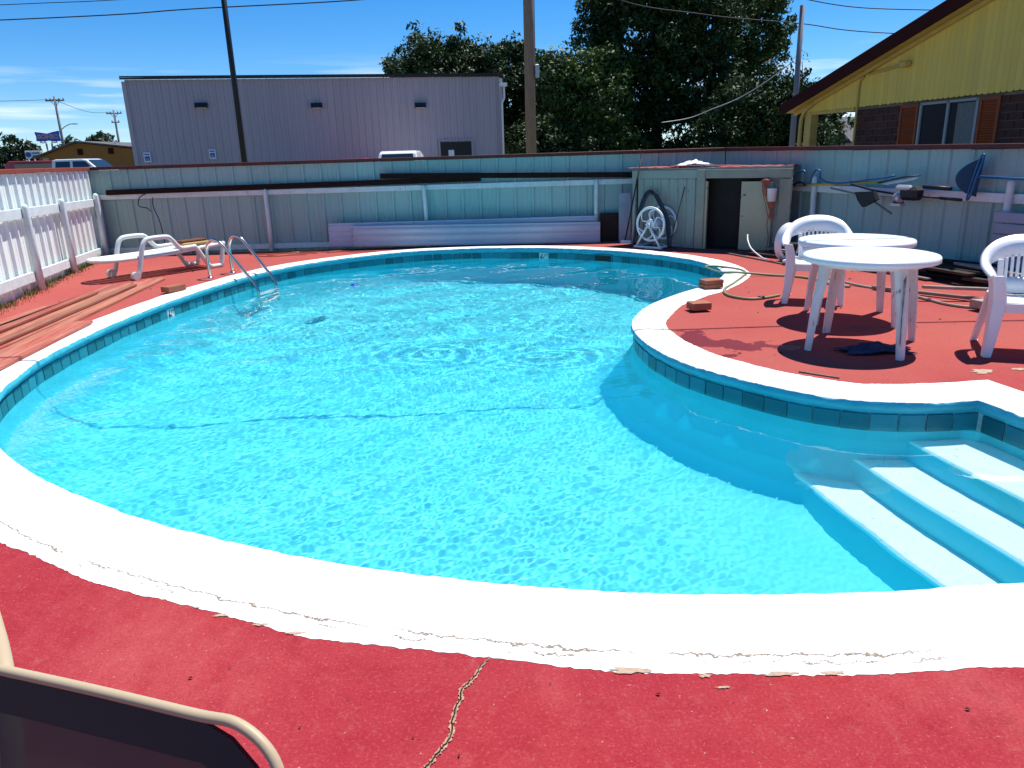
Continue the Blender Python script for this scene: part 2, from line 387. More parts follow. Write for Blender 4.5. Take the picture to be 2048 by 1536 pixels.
# ---- pool shell
pool = empty('swimming_pool', (0, 0, 0)); pool['kind'] = 'structure'
def cop_w(i):
    y = OUT[i].y; return lerp(.41, .30, min(1, max(0, (y - 3.0) / 3.0)))
rnd = random.Random(3)
fine = 3                                            # finer steps round the outer paint edge
ringN = NO * fine
def fring(d, z, jit=0.0):
    R = []
    for i in range(NO):
        for k in range(fine):
            t = k / fine; j = (i + 1) % NO
            p = OUT[i].lerp(OUT[j], t) + NRM[i].lerp(NRM[j], t) * (lerp(cop_w(i), cop_w(j), t) * d if d > .5 else d)
            if jit:
                q = noise.noise(p * 2.4) * .022 + noise.noise(p * 11.0) * .008 + noise.noise(p * 45.0) * .008
                p = p + NRM[i] * q * jit
            R.append(Vector((p.x, p.y, z)))
    return R
def paint_edge(dz=0.0):
    R = fring(-.006, .001 + dz)
    for k, v in enumerate(R):
        q = noise.noise(v * 5.0) * .008 + noise.noise(v * 19.0) * .006 + noise.noise(v * 50.0) * .004; v += Vector((0, 0, max(-.008, min(.002, q))))
    return R
rings = [fring(1.0, .0015, 1.0), fring(.95, .004), fring(.8, .009), fring(.5 + 1e-6, .014), fring(.12, .017), fring(.05, .0165), fring(.014, .0125), paint_edge()]
V, F = strip(rings); bme = bpy.data.meshes.new('coping'); bme.from_pydata(V, [], F); bme.materials.append(M_COPING)
uvl = bme.uv_layers.new(name='along'); vv = [1, .95, .8, .5, .25, .1, .04, .01]
for poly in bme.polygons:
    poly.use_smooth = True
    for li in poly.loop_indices:
        vi = bme.loops[li].vertex_index; r, k = divmod(vi, ringN); u = k / ringN * PERIM
        if k == 0 and any(bme.loops[q].vertex_index % ringN > ringN / 2 for q in poly.loop_indices): u = PERIM
        uvl.data[li].uv = (u, vv[r])
coping = bpy.data.objects.new('coping', bme); link(coping, pool)
coping['label'] = 'thick white painted concrete coping with hairline cracks'
# rough turquoise paint on the lip, then the tile band, then the plaster shell
lip = [paint_edge(-.0005)]
for i, (d, z) in enumerate([(-.011, -.012), (-.014, -.025), (-.013, -.038), (-.006, -.05), (.008, -.058), (.018, -.063), (.018, -.082)]):
    R = fring(d, z)
    for k in range(ringN): v = R[k]; R[k] = v + NRM[k // fine] * noise.noise(v * 9 + Vector((0, 0, i))) * .006 + Vector((0, 0, noise.noise(v * 6) * (.002 if i < 2 else .007) + noise.noise(v * 25) * .003))
    lip.append(R)
V, F = strip(lip); o = MB().add(V, F, True).build('lip_paint', M_BLUEPAINT, pool)
V, F = strip([off(.02, -.06), off(.02, -.245)]); MB().add(V, F, True).build('grout_band', M_GROUT, pool)
# tiles one by one
tile_mb = MB().box((0, 0, 0), (.152, .012, .150), bev=.004); tile_me = tile_mb.mesh('tile', M_TILE)
M_TILEW = mat('white_glazed_tile', (.75, .77, .76), .25, var=.3, vscale=6)
tile_white = MB().box((0, 0, 0), (.152, .013, .150), bev=.004).mesh('marker_tile', M_TILEW)
nt = int(PERIM / .160); CUM = [0]
for i in range(NO): CUM.append(CUM[-1] + (OUT[(i + 1) % NO] - OUT[i]).length)
def at_arc(s):
    s %= CUM[-1]; i = 0; lo, hi = 0, NO
    while hi - lo > 1:
        mid = (lo + hi) // 2
        if CUM[mid] <= s: lo = mid
        else: hi = mid
    t = (s - CUM[lo]) / (CUM[lo + 1] - CUM[lo]); j = (lo + 1) % NO
    return OUT[lo].lerp(OUT[j], t), NRM[lo].lerp(NRM[j], t).normalized()
def nearest_tile(x, y): return min(range(nt), key=lambda k: (at_arc((k + .5) * CUM[-1] / nt)[0] - Vector((x, y, 0))).length)
T_SKIM = [nearest_tile(1.38, 11.78), (nearest_tile(1.38, 11.78) + 1) % nt]
T_MARK = {nearest_tile(.52, 12.27): 'far', nearest_tile(-3.78, 8.35): 'left'}
MARKS = {}
for k in range(nt):
    if k in T_SKIM: continue
    p, n = at_arc((k + .5) * CUM[-1] / nt); q = p + n * .014
    if q.y < 2.9 and -1.7 < q.x: continue                     # under the near coping, never in view
    a = math.atan2(n.y, n.x) - math.pi / 2
    o = share('tile', tile_white if k in T_MARK else tile_me, pool, (q.x, q.y, -.155 + random.uniform(-.002, .002)), (0, 0, a + random.uniform(-.01, .01)))
    if k in T_MARK: MARKS[T_MARK[k]] = (q, n, a, o)
# basin
def floor_depth(x, y):
    t = min(1, max(0, (y - 4.6) / 4.6)); t = t * t * (3 - 2 * t); return lerp(-1.15, -1.95, t)
gx = []; step = .11
for ix in range(int(7.2 / step)):
    for iy in range(int(10.8 / step)):
        x, y = -4.0 + ix * step, 2.1 + iy * step
        if inside(x, y) and dist_in(x, y) > .06: gx.append((x, y))
in_ring = [(p.x, p.y) for p in off(.02)]
# a few extra rings near the wall so the cove is round
cove = []
for d in (-.02, -.06): cove += [(p.x, p.y) for p in off(d)]
pts = [Vector(p) for p in in_ring] + [Vector(p) for p in gx]
res = delaunay_2d_cdt(pts, [(i, (i + 1) % NO) for i in range(NO)], [], 1, 1e-6)
V = []
for v in res[0]:
    d = dist_in(v.x, v.y); D = floor_depth(v.x, v.y); c = min(1, d / .55)
    s = math.sqrt(max(0, 1 - (1 - c) ** 2))
    V.append((v.x, v.y, -.24 + (D + .24) * s if d > .03 else -.24))
basin = MB().add(V, [tuple(f) for f in res[2]], True).build('basin', M_PLASTER, pool)
# three steps along the right wall, each a slab with a rounded nosing
def step_slab(x_top, z, name, toe=.035):
    sl = .21
    def X(y, dx): return x_top + sl * (4.15 - y) + dx
    prof = [(-toe * 1.6, -1.4), (-toe, z - .27), (-.004, z - .06), (.006, z - .03), (.02, z - .01), (.045, z), (1.2, z), (1.2, -1.4)]
    R = []
    ys = [4.5, 4.3] + [4.2 - .1 * i for i in range(25)]
    for y in ys:
        wob = noise.noise(Vector((y * 2.2, z * 9, 0))) * .022 + noise.noise(Vector((y * 6, z * 9, 3))) * .006
        R.append([Vector((X(y, dx + (wob if dx < .1 else 0)), y, zz)) for dx, zz in prof])
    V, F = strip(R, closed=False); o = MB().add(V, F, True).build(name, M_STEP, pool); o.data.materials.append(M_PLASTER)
    for p_ in o.data.polygons: p_.material_index = 0 if abs(p_.normal.z) > .45 else 1  # risers cyan, treads pale: riser shade and water tint put into the colour
    e = o.modifiers.new('split', 'EDGE_SPLIT'); e.split_angle = math.radians(28); return o
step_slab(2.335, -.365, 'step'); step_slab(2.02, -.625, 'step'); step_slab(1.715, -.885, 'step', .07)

# ---- water: rippled surface over a closed body
def water():
    x0, x1, y0, y1 = -4.05, 3.3, 2.0, 12.75
    ys = [y0]
    while ys[-1] < y1: ys.append(ys[-1] + lerp(.0075, .03, min(1, max(0, (ys[-1] - 3.2) / 6))))
    ys = np.array(ys); xs = np.arange(x0, x1, .009)
    X, Y = np.meshgrid(xs, ys); Z = np.zeros_like(X); rg = np.random.RandomState(11)
    amp = np.clip((2.55 - X) / 1.3, .12, 1) * np.where((X > .6) & (Y < 6.2), np.clip(1 - (X - .6) / 1.5, .3, 1), 1)      # calm over the steps
    for lam, a, n in ((.95, .0026, 5), (.45, .0009, 7), (.22, .00027, 9), (.12, .00014, 12), (.07, .00011, 14), (.046, .000062, 16), (.034, .000034, 18)):
        for k in range(n):
            th = rg.uniform(0, 2 * math.pi) if k % 3 else rg.normal(2.0, .5)
            l = lam * rg.uniform(.75, 1.3); kk = 2 * math.pi / l; ph = rg.uniform(0, 6.28)
            wx = .12 * np.sin(X * rg.uniform(.6, 1.6) + ph) + .12 * np.sin(Y * rg.uniform(.6, 1.6) + ph * 2)
            Z += a / math.sqrt(n) * 1.4 * np.sin(kk * ((X + wx) * math.cos(th) + (Y + wx) * math.sin(th)) + ph)
    for cx, cy, l, a in ((.75, 8.1, .17, .0011), (-.5, 8.3, .2, .0012)):
        r = np.hypot(X - cx, Y - cy); Z += a * np.sin(2 * math.pi * r / l) * np.exp(-(r / .75) ** 2)
    Z = WATER + Z * amp * (1 + .3 * np.clip((Y - 5.5) / 4, 0, 1))
    ny, nx = X.shape
    V = np.stack([X.ravel(), Y.ravel(), Z.ravel()], 1)
    idx = np.arange(nx * ny).reshape(ny, nx)
    F = np.stack([idx[:-1, :-1].ravel(), idx[:-1, 1:].ravel(), idx[1:, 1:].ravel(), idx[1:, :-1].ravel()], 1)
    rim = np.concatenate([idx[0, :], idx[1:, -1], idx[-1, -2::-1], idx[-2:0:-1, 0]])
    base = len(V); low = V[rim].copy(); low[:, 2] = -2.4; V = np.concatenate([V, low]); m = len(rim)
    S = np.array([(rim[i], base + i, base + (i + 1) % m, rim[(i + 1) % m]) for i in range(m)])
    me = bpy.data.meshes.new('water'); F = np.concatenate([F, S])
    nv = len(V); nf = len(F); me.vertices.add(nv); me.vertices.foreach_set('co', V.astype(np.float32).ravel())
    extra = list(range(base, base + m))[::-1]
    me.loops.add(nf * 4 + m); me.loops.foreach_set('vertex_index', np.concatenate([F.ravel(), np.array(extra)]).astype(np.int32))
    me.polygons.add(nf + 1); ls = np.concatenate([np.arange(nf) * 4, [nf * 4]]).astype(np.int32); me.polygons.foreach_set('loop_start', ls)
    me.update(calc_edges=True); me.validate()
    sm = np.ones(nf + 1, bool); sm[(ny - 1) * (nx - 1):] = False; me.polygons.foreach_set('use_smooth', sm)
    m = bpy.data.materials.new('pool_water'); N, L = nodes_of(m); N.clear()
    o_ = N.new('ShaderNodeOutputMaterial'); gl = N.new('ShaderNodeBsdfGlass'); gl.inputs['IOR'].default_value = 1.333; gl.inputs['Roughness'].default_value = 0.0
    gl.inputs['Color'].default_value = (.95, .992, .995, 1)
    L.new(gl.outputs[0], o_.inputs['Surface'])
    me.materials.append(m); w = bpy.data.objects.new('water', me); link(w); w['kind'] = 'structure'
    w.cycles.is_caustics_caster = True
    return w
water_o = water()
basin.cycles.is_caustics_receiver = True
for o in pool.children:
    if o.type == 'MESH': o.cycles.is_caustics_receiver = True
# ------------------------------------------------------------------ ribbed metal fences
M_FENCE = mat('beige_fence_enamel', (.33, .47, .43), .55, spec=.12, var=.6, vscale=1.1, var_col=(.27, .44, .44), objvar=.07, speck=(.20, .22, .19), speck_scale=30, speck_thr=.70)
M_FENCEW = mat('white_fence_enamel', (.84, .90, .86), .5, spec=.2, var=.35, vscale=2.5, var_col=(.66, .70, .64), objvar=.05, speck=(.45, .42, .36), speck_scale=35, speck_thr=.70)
M_CAPL = mat('sunny_red_trim', (.30, .055, .03), .6, var=.6, vscale=6, var_col=(.2, .04, .025))  # lit copy of the red trim, sunlight put into its colour
M_CAP = mat('shaded_red_trim', (.10, .018, .014), .6, var=.6, vscale=6, var_col=(.06, .012, .01), objvar=.1)  # shaded copy of the same red trim, shade put into its colour
M_WPAINT = mat('chipped_white_paint', (.66, .74, .74), .65, spec=.2, var=.5, vscale=7, var_col=(.48, .53, .52), speck=(.30, .26, .22), speck_scale=38, speck_thr=.68, bump=.3, bscale=30)
def ribbed(w, h, ribs, depth=.026, rw=.062, flip=False):
    """profile along x, extruded up z; ribs stand towards -y"""
    pts = [(0, 0)]
    for r in ribs: pts += [(r - rw / 2, 0), (r - rw / 4, -depth), (r + rw / 4, -depth), (r + rw / 2, 0)]
    for r in ribs[:-1]:
        for q in (.11, .20):
            x = r + q
            if x < w - .05: pts += [(x - .012, 0), (x - .006, -.005), (x + .006, -.005), (x + .012, 0)]
    pts = sorted(set(pts)) + [(w, 0)]; pts = [p for p in pts if 0 <= p[0] <= w]
    t = .004; n = len(pts)
    V = [(x, y, 0) for x, y in pts] + [(x, y, h) for x, y in pts] + [(x, y + t, 0) for x, y in pts] + [(x, y + t, h) for x, y in pts]
    F = []
    for i in range(n - 1):
        F += [(i, i + 1, n + i + 1, n + i), (2 * n + i, 3 * n + i, 3 * n + i + 1, 2 * n + i + 1), (n + i, n + i + 1, 3 * n + i + 1, 3 * n + i), (i, 2 * n + i, 2 * n + i + 1, i + 1)]
    F += [(0, n, 3 * n, 2 * n), (n - 1, 3 * n - 1, 4 * n - 1, 2 * n - 1)]
    return MB().add(V, F)
def fence(A, B, label, material, h0=1.44, h1=1.44, rail_z=None, posts=(), pw=.07, rail_h=.09, post_h=1.03, foot=(.1, .1), foot_h=.09, cap_m=M_CAP, post_gap=.10, depth=.026):
    A, B = Vector((*A, 0)), Vector((*B, 0)); d = B - A; L = d.length; rz = math.atan2(d.y, d.x)
    root = empty('metal_fence', A, rz, label, 'fence')
    n = max(1, round(L / .93)); w = L / n
    me = ribbed(w + .01, 1.0, [.06, .06 + w / 3, .06 + 2 * w / 3], depth=depth).mesh('panel', material)
    for i in range(n):
        t = (i + .5) / n; h = lerp(h0, h1, t) - .03 + .07
        share('panel', me, root, (i * w, (i % 2) * .003, -.07), (0, 0, 0), (1, 1, h))
    k = max(1, round(L / 3.1))
    for i in range(k):                                                   # top trim in lengths
        a = L * i / k + .003; b = L * (i + 1) / k - .003
        MB().beam((a, -.01, lerp(h0, h1, i / k)), (b, -.01, lerp(h0, h1, (i + 1) / k)), .085, .055, bev=.005).build('top_trim', cap_m, root)
    ps = sorted(posts); edges = [0] + [p for p in ps] + [L]
    y = -post_gap
    if rail_z:
        m = max(1, round(L / 3))
        for i in range(m):
            za, zb = lerp(*rail_z, i / m), lerp(*rail_z, (i + 1) / m)
            MB().beam((L * i / m + .002, y + .052, za), (L * (i + 1) / m - .002, y + .052, zb), .035, rail_h, bev=.004).build('rail', M_WPAINT, root)
            fa, fb = lerp(*foot, i / m), lerp(*foot, (i + 1) / m)
            MB().beam((L * i / m + .002, y + .05, fa), (L * (i + 1) / m - .002, y + .05, fb), .035, foot_h, bev=.004).build('bottom_rail', M_WPAINT, root)
    for j, p in enumerate(ps):
        lean = random.uniform(-.02, .02); b = MB(); hh = post_h + random.uniform(-.02, .03)
        b.tube([(p, y, -.08), (p + lean * .5, y, hh * .5), (p + lean, y, hh - .05), (p + lean, y, hh - .02), (p + lean, y, hh)], [pw * .52, pw * .5, pw * .5, pw * .44, pw * .2], n=12)
        b.build('post', M_WPAINT, root)
    return root
def along(A, B, P): 
    d = (Vector(B) - Vector(A)).normalized(); return (Vector(P) - Vector(A)).dot(d)
LA, LB = (-4.92, 5.5), (-7.06, 13.26)
LD = (Vector(LB) - Vector(LA)).length
f_left = fence(LA, LB, 'bright sunlit white ribbed metal fence behind the sun lounger', M_FENCEW, rail_z=(1.0, .89), posts=[along(LA, LB, p) for p in ((-5.55, 7.8), (-5.98, 9.42), (-6.38, 10.95), (-6.82, 12.95))], pw=.085, rail_h=.12, foot=(.27, .09), foot_h=.12, post_h=1.05, cap_m=M_CAPL, depth=.034, post_gap=.12)
BA, BB = (-7.04, 13.2), (3.66, 13.06)
f_back = fence(BA, BB, 'long shaded beige ribbed metal fence across the far side of the pool', M_FENCE, h0=1.44, h1=1.45, rail_z=(.97, .985), posts=[.13, 2.98, 5.68, 8.55], foot=(.07, .09), rail_h=.085)
RA, RB = (3.68, 13.04), (6.4, 5.27)
f_right = fence(RA, RB, 'shaded beige ribbed metal fence behind the plastic tables', M_FENCE, h0=1.45, h1=1.36, rail_z=(.90, .84), posts=[along(RA, RB, p) for p in ((4.33, 10.85), (5.32, 8.12))], foot=(.07, .07), rail_h=.1, pw=.075)

# ------------------------------------------------------------------ grey metal building
M_GREY = mat('grey_building_steel', (.43, .375, .415), .55, spec=.12, var=.5, vscale=1.2, var_col=(.37, .33, .37), stretch=(1, 1, .12), objvar=.035)
M_DARK = mat('near_black_metal', (.012, .012, .014), .5, var=.3, vscale=10)
M_WHITE = mat('white_enamel', (.75, .76, .77), .4, var=.2, vscale=6)
M_BLUE = mat('sign_blue', (.02, .08, .35), .5, var=.2, vscale=9)
bA, bB = Vector((-15.62, 33.4, 0)), Vector((-.16, 36.6, 0)); bd = bB - bA; bL = bd.length; bz = math.atan2(bd.y, bd.x)
bld = empty('metal_building', bA, bz, 'large grey ribbed metal building standing beyond the back fence', 'building')
BH = 4.95; npan = 17; pw = bL / npan
me = ribbed(pw + .01, BH, [.08, .08 + pw / 3, .08 + 2 * pw / 3], depth=.05, rw=.10).mesh('wall_panel', M_GREY)
for i in range(npan): share('wall_panel', me, bld, (i * pw, (i % 2) * .004, -.06))
MB().box((bL / 2, 9.02, BH / 2 - .05), (bL - .02, 18, BH - .1)).build('rear_walls', M_GREY, bld)
MB().prism([(-.15, -.12, BH + .02), (bL + .15, -.12, BH + .02), (bL + .15, 9, BH + .9), (-.15, 9, BH + .9)], (0, 0, 0), (0, 0, .06)).build('roof', M_DARK, bld)
MB().box((bL / 2, -.1, BH - .02), (bL + .3, .08, .06)).build('eave_trim', M_DARK, bld)
for x in (-.03, bL + .03): MB().box((x, -.03, BH / 2 - .08), (.16, .14, BH - .1)).build('corner_trim', M_GREY, bld)
for x, z in ((2.88, 3.86), (7.62, 3.78), (12.12, 3.72)):
    f = MB().prism([(x - .24, -.06, z - .1), (x - .24, -.26, z - .1), (x - .24, -.2, z + .09), (x - .24, -.06, z + .11)], (0, 0, 0), (.48, 0, 0)).build('wall_light', M_DARK, bld)
    MB().box((x, -.15, z - .112), (.38, .13, .02)).build('lens', M_WHITE, f)
dr = MB().box((13.65, -.05, 1.02), (1.42, .05, 2.2)).build('doorway', M_DARK, bld)  # opaque black slab over the panels, painted darkness of an open doorway
for x in (12.9, 14.4): MB().box((x, -.06, 1.03), (.05, .07, 2.26)).build('door_jamb', M_GREY, dr)
MB().box((13.65, -.06, 2.2), (1.55, .07, .05)).build('door_header', M_GREY, dr)
MB().box((13.42, -.085, 1.62), (.26, .012, .3)).build('notice', M_WHITE, dr)
ds = MB().tube([(bL + .02, -.2, BH - .35), (bL + .16, -.22, BH - .5), (bL + .16, -.18, BH - 1.0), (bL + .06, -.16, BH - 1.2), (bL + .06, -.16, 0)], .045).build('downspout', M_WHITE, bld)
MB().box((bL + .12, -.2, BH - .42), (.34, .22, .16)).build('gutter_box', M_WHITE, ds)
def wall_sign(x, z, label):
    p = bld.matrix_world if False else Matrix.Translation(bA) @ Matrix.Rotation(bz, 4, 'Z')
    r = empty('parking_sign', p @ Vector((x, -.07, z)), bz, label, 'sign', 'parking signs on the grey building')
    MB().box((0, 0, 0), (.28, .02, .40), bev=.004).build('plate', M_WHITE, r)
    pl = MB().box((0, -.014, -.05), (.19, .006, .19)).build('blue_field', M_BLUE, r)
    b = MB(); b.tube([(.05 * math.cos(a) - .005, -.019, -.08 + .042 * math.sin(a)) for a in [math.radians(q) for q in range(150, 400, 25)]], .008, n=5)
    b.tube([(-.012, -.019, -.0), (-.01, -.019, -.06), (.032, -.019, -.06), (.05, -.019, -.1)], .009, n=5).tube([(-.012, -.019, .02), (-.012, -.0195, .022)], .014, n=8)
    b.build('symbol', M_WHITE, pl)
    MB().box((0, -.012, .12), (.2, .004, .05)).build('header_band', M_BLUE, r)
wall_sign(.42, 1.82, 'small white and blue parking sign at the left corner of the grey building')
wall_sign(3.05, 1.88, 'small white and blue parking sign below the left wall light of the grey building')

# ------------------------------------------------------------------ yellow house with a low gable
M_YEL = mat('yellow_siding', (.82, .56, .12), .7, spec=.1, var=.5, vscale=1.5, var_col=(.66, .48, .16), stretch=(1.5, 1.5, .4), objvar=.06)
M_YELT = mat('yellow_trim', (.62, .42, .12), .55, var=.3, vscale=4)
M_BROWN = mat('dark_brown_fascia', (.05, .010, .008), .8, spec=.08, var=.5, vscale=5, var_col=(.03, .01, .01))
M_BRICK = mat('dark_brick', (.075, .022, .018), .8, var=.6, vscale=12, var_col=(.04, .015, .012), bump=.3, bscale=60, objvar=.25)
M_MORT = mat('mortar', (.22, .19, .17), .9, var=.4, vscale=20)
M_SHUT = mat('rust_shutter', (.26, .055, .018), .6, var=.3, vscale=7, objvar=.1)
M_GLASSD = mat('dark_window_glass', (.01, .012, .014), .06, spec=.6)
M_CURT = mat('grey_curtain', (.16, .17, .17), .8, var=.5, vscale=8, stretch=(6, 6, 1))
hO = (8.49, 19.28, 0); hz = math.atan2(-.982, .187)
house = empty('yellow_house', hO, hz, 'low yellow gabled house with dark brick wall and rust shutters beyond the right fence', 'house')
RS = .262; RB0 = 3.0                       # rake underside: z = RB0 + RS * s
GB = 2.32; S0, S1, RIDGE = -2.3, 10.5, 4.1
def rake(s): return RB0 + RS * (s if s < 7.5 else 15 - s)
bw = .146; s = S0; k = 0
while s < 6.2:
    a, b = s + .002, s + bw - .002; za, zb = rake(a) - .02, rake(b) - .02; y = -.02 - (k % 2) * .0; c = .028; bot = GB + random.uniform(-.006, .006)
    if za > bot + .06:
        MB().prism([(a, y, bot + c), (a + c, y, bot), (b - c, y, bot), (b, y, bot + c), (b, y, zb), (a, y, za)], (0, 0, 0), (0, .02, 0)).build('siding_board', M_YEL, house)
    s += bw; k += 1
MB().prism([(S0, .004, GB + .08), (10.5, .004, GB + .08), (10.5, .004, rake(10.5) - .04), (7.5, .004, rake(7.5) - .04), (S0, .004, rake(S0) - .04)], (0, 0, 0), (0, .1, 0)).build('gable_wall', M_YEL, house)
MB().box((5.1, 4.1, 1.14), (10.2, 8, 2.36)).build('brick_core', M_MORT, house)
# brick courses that show above the fence
def bricks(s0, s1, z0, z1):
    z = z0; r = 0
    while z < z1:
        x = s0 - (.17 if r % 2 else 0)
        while x < s1:
            a, b = max(x, s0), min(x + .325, s1)
            if b - a > .05: MB().box(((a + b) / 2, .093, z + .069), (b - a, .04, .138), bev=.004).build('brick', M_BRICK, house)
            x += .34
        z += .153; r += 1
bricks(.02, 1.6, 1.05, 2.24); bricks(4.42, 6.2, 1.05, 2.24)
# roof slab, fascia, trim
OH = -.32
MB().prism([(-2.72, OH, rake(-2.72) + .285), (7.5, OH, rake(7.5) + .285), (7.5, OH, rake(7.5) + .05), (-2.72, OH, rake(-2.72) + .05)], (0, 0, 0), (0, 12.6, 0)).build('roof', M_BROWN, house)
MB().prism([(-2.78, OH - .04, rake(-2.78) + .30), (7.5, OH - .04, rake(7.5) + .30), (7.5, OH - .04, rake(7.5) + .0), (-2.7, OH - .04, rake(-2.7) + .0)], (0, 0, 0), (0, .036, 0)).build('fascia', M_BROWN, house)
MB().prism([(7.5, OH, rake(7.5) + .285), (16.5, OH, rake(7.5) - 9 * RS + .285), (16.5, OH, rake(7.5) - 9 * RS + .05), (7.5, OH, rake(7.5) + .05)], (0, 0, 0), (0, 12.6, 0)).build('roof', M_BROWN, house)
MB().beam((-2.5, -.06, rake(-2.5) - .035), (7.4, -.06, rake(7.4) - .035), .07, .085).build('rake_trim', M_YELT, house)
MB().prism([(-2.6, OH + .01, rake(-2.6) + .045), (7.4, OH + .01, rake(7.4) + .045), (7.4, OH + .01, rake(7.4) + .02), (-2.6, OH + .01, rake(-2.6) + .02)], (0, 0, 0), (0, .32, 0)).build('soffit', M_YELT, house)
# porch
MB().box((-1.94, .1, 1.13), (.30, .22, 2.38), bev=.01).build('porch_post', M_YELT, house)
MB().box((-1.1, .08, 2.285), (2.2, .14, .07)).build('porch_beam', M_YELT, house)
MB().tube([(-2.18, -.06, 0), (-2.18, -.06, 2.0), (-2.14, -.07, 2.18), (-2.02, -.08, 2.36), (-1.6, -.07, 2.54)], .05).build('downspout', M_YELT, house)
MB().tube([(.2, -.06, 0), (.2, -.06, 2.2), (.19, -.06, 2.8), (.24, -.06, 2.93), (.36, -.06, 3.0)], .028).build('conduit', M_YELT, house)
fx = MB().tube([(.5, -.05, 3.02), (1.1, -.06, 3.06), (1.62, -.07, 3.1)], .03).build('conduit', M_YELT, house)
MB().box((1.82, -.12, 3.1), (.2, .2, .13), bev=.03).build('junction_box', M_YELT, fx)
def shutter(s0, s1):
    f = MB(); z0, z1 = 1.1, 2.27
    for a, b in (((s0 + .03, z0), (s0 + .03, z1)), ((s1 - .03, z0), (s1 - .03, z1))): f.box((a[0], .045, (z0 + z1) / 2), (.06, .04, z1 - z0))
    for z in (z0 + .03, z1 - .03): f.box(((s0 + s1) / 2, .044, z), (s1 - s0 - .12, .036, .06))
    sh = f.build('shutter', M_SHUT, house); z = z0 + .08
    lm = MB().box((0, 0, 0), (s1 - s0 - .124, .012, .052), Matrix.Rotation(.6, 3, 'X')).mesh('louvre', M_SHUT)
    while z < z1 - .07: share('louvre', lm, sh, ((s0 + s1) / 2, .05, z)); z += .048
shutter(1.63, 2.2); shutter(3.9, 4.4)
wf = MB()
for x in (2.27, 3.06, 3.84): wf.box((x, .055, 1.7), (.06, .05, 1.14))
for z in (1.14, 2.25): wf.box((3.055, .054, z), (1.6, .048, .05))
wn_ = wf.build('window', mat('dull_aluminium', (.28, .30, .32), .5), house)
for x0, x1 in ((2.3, 3.03), (3.09, 3.81)): MB().box(((x0 + x1) / 2, .07, 1.7), (x1 - x0, .008, 1.07)).build('pane', M_GLASSD, wn_)
cp = MB(); V = []; 
for i in range(40):
    x = 3.3 + i * .0125; V.append((x, .06 + .003 * math.sin(i * 1.3), 1.2)); V.append((x, .06 + .003 * math.sin(i * 1.3), 2.2))
cp.add(V, [(2 * i, 2 * i + 2, 2 * i + 3, 2 * i + 1) for i in range(39)], True).build('curtain', M_CURT, wn_)

# ------------------------------------------------------------------ poles and wires
M_WOODP = mat('weathered_pole_wood', (.30, .20, .14), .85, var=.7, vscale=6, var_col=(.16, .10, .07), bump=.6, bscale=14, stretch=(6, 6, .5))
M_GREYP = mat('grey_pole_wood', (.22, .22, .24), .8, var=.5, vscale=5, var_col=(.14, .14, .15), stretch=(5, 5, .4))
M_WIRE = mat('black_cable', (.015, .015, .018), .6)
M_GALV = mat('galvanised_steel', (.40, .42, .44), .4, metal=.6, var=.3, vscale=8)
def pole(x, y, h, r0, r1, m, name, label, cat='pole'):
    t = empty(name, (x, y, 0), 0, label, cat)
    MB().tube([(0, 0, -.3), (0, 0, h * .5), (0, 0, h)], [r0, (r0 + r1) / 2, r1], n=14).build('pole_shaft', m, t); return t
lp = pole(-6.65, 20, 7.4, .075, .06, M_DARK, 'light_pole', 'slim black steel light pole in front of the grey building')
MB().box((0, 0, .1), (.3, .3, .06), bev=.01).build('base_plate', M_DARK, lp); ar = MB().tube([(0, 0, 7.35), (.5, -.2, 7.55), (1.0, -.4, 7.6)], .035).build('arm', M_DARK, lp); MB().box((1.2, -.48, 7.6), (.5, .28, .12), bev=.03).build('lamp_head', M_DARK, ar)
up = pole(.735, 22, 9.5, .152, .125, M_WOODP, 'utility_pole', 'thick brown wooden utility pole in front of the dark trees')
MB().box((.2, -.06, 3.62), (.12, .16, .34), bev=.02).build('meter_box', M_GALV, up); MB().tube([(.15, -.05, 3.8), (.15, -.05, 9)], .012, n=6).build('conduit', M_GREYP, up)
ca = MB().box((0, 0, 8.9), (2.2, .1, .12)).build('crossarm', M_WOODP, up)
for x in (-.95, -.4, .4, .95): MB().lathe([(0, 0), (.04, .01), (.05, .05), (.03, .12), (0, .13)], (x, 0, 8.96), 10).build('insulator', M_GALV, ca)
gp = pole(10.24, 28, 6.05, .105, .085, M_GREYP, 'utility_pole', 'thin grey utility pole beside the roof of the yellow house')
MB().tube([(.1, -.1, 4.25), (.16, -.12, 3.6), (.13, -.1, 2.9), (.12, -.1, 0)], .015, n=6).build('ground_wire', M_WIRE, gp)
def cable(pts, r, label, n=10, name='overhead_cable', m=None):
    return tag(MB().tube(spline(pts, n), r, n=5).build(name, m or M_WIRE), label, 'cable')
cable([(-40, 30, 6.9), (-18.04, 30, 7.17), (-13.88, 30, 7.22), (-4, 30, 7.5), (6, 30, 8.2)], .014, 'upper overhead cable running across the sky at top left')
cable([(-40, 25, 5.6), (-14.52, 24, 5.63), (-8.7, 23.6, 5.70), (-2.9, 23.2, 5.80), (-1.0, 22.6, 6.3), (.75, 22, 8.9)], .017, 'lower overhead cable passing behind the black light pole')
cable([(.75, 22, 7.6), (3.36, 26, 6.2), (6.8, 27.4, 5.75), (10.2, 28, 5.48), (13.49, 28.2, 5.11), (24, 28.5, 4.6)], .017, 'overhead cable crossing in front of the tree crowns to the grey pole')
cable([(4, 21, 6.2), (8.23, 22, 5.18), (11.6, 22.2, 4.88), (18, 22.5, 4.8)], .014, 'overhead cable above the roof of the yellow house')
cable([(7.23, 36.5, 2.70), (8.5, 36.5, 2.86), (9.5, 36.5, 3.2), (10.8, 36.5, 3.68), (12.0, 36.5, 4.36), (13.2, 36.5, 5.2)], .02, 'sagging pale cable hanging across the dark trees', m=M_GALV)
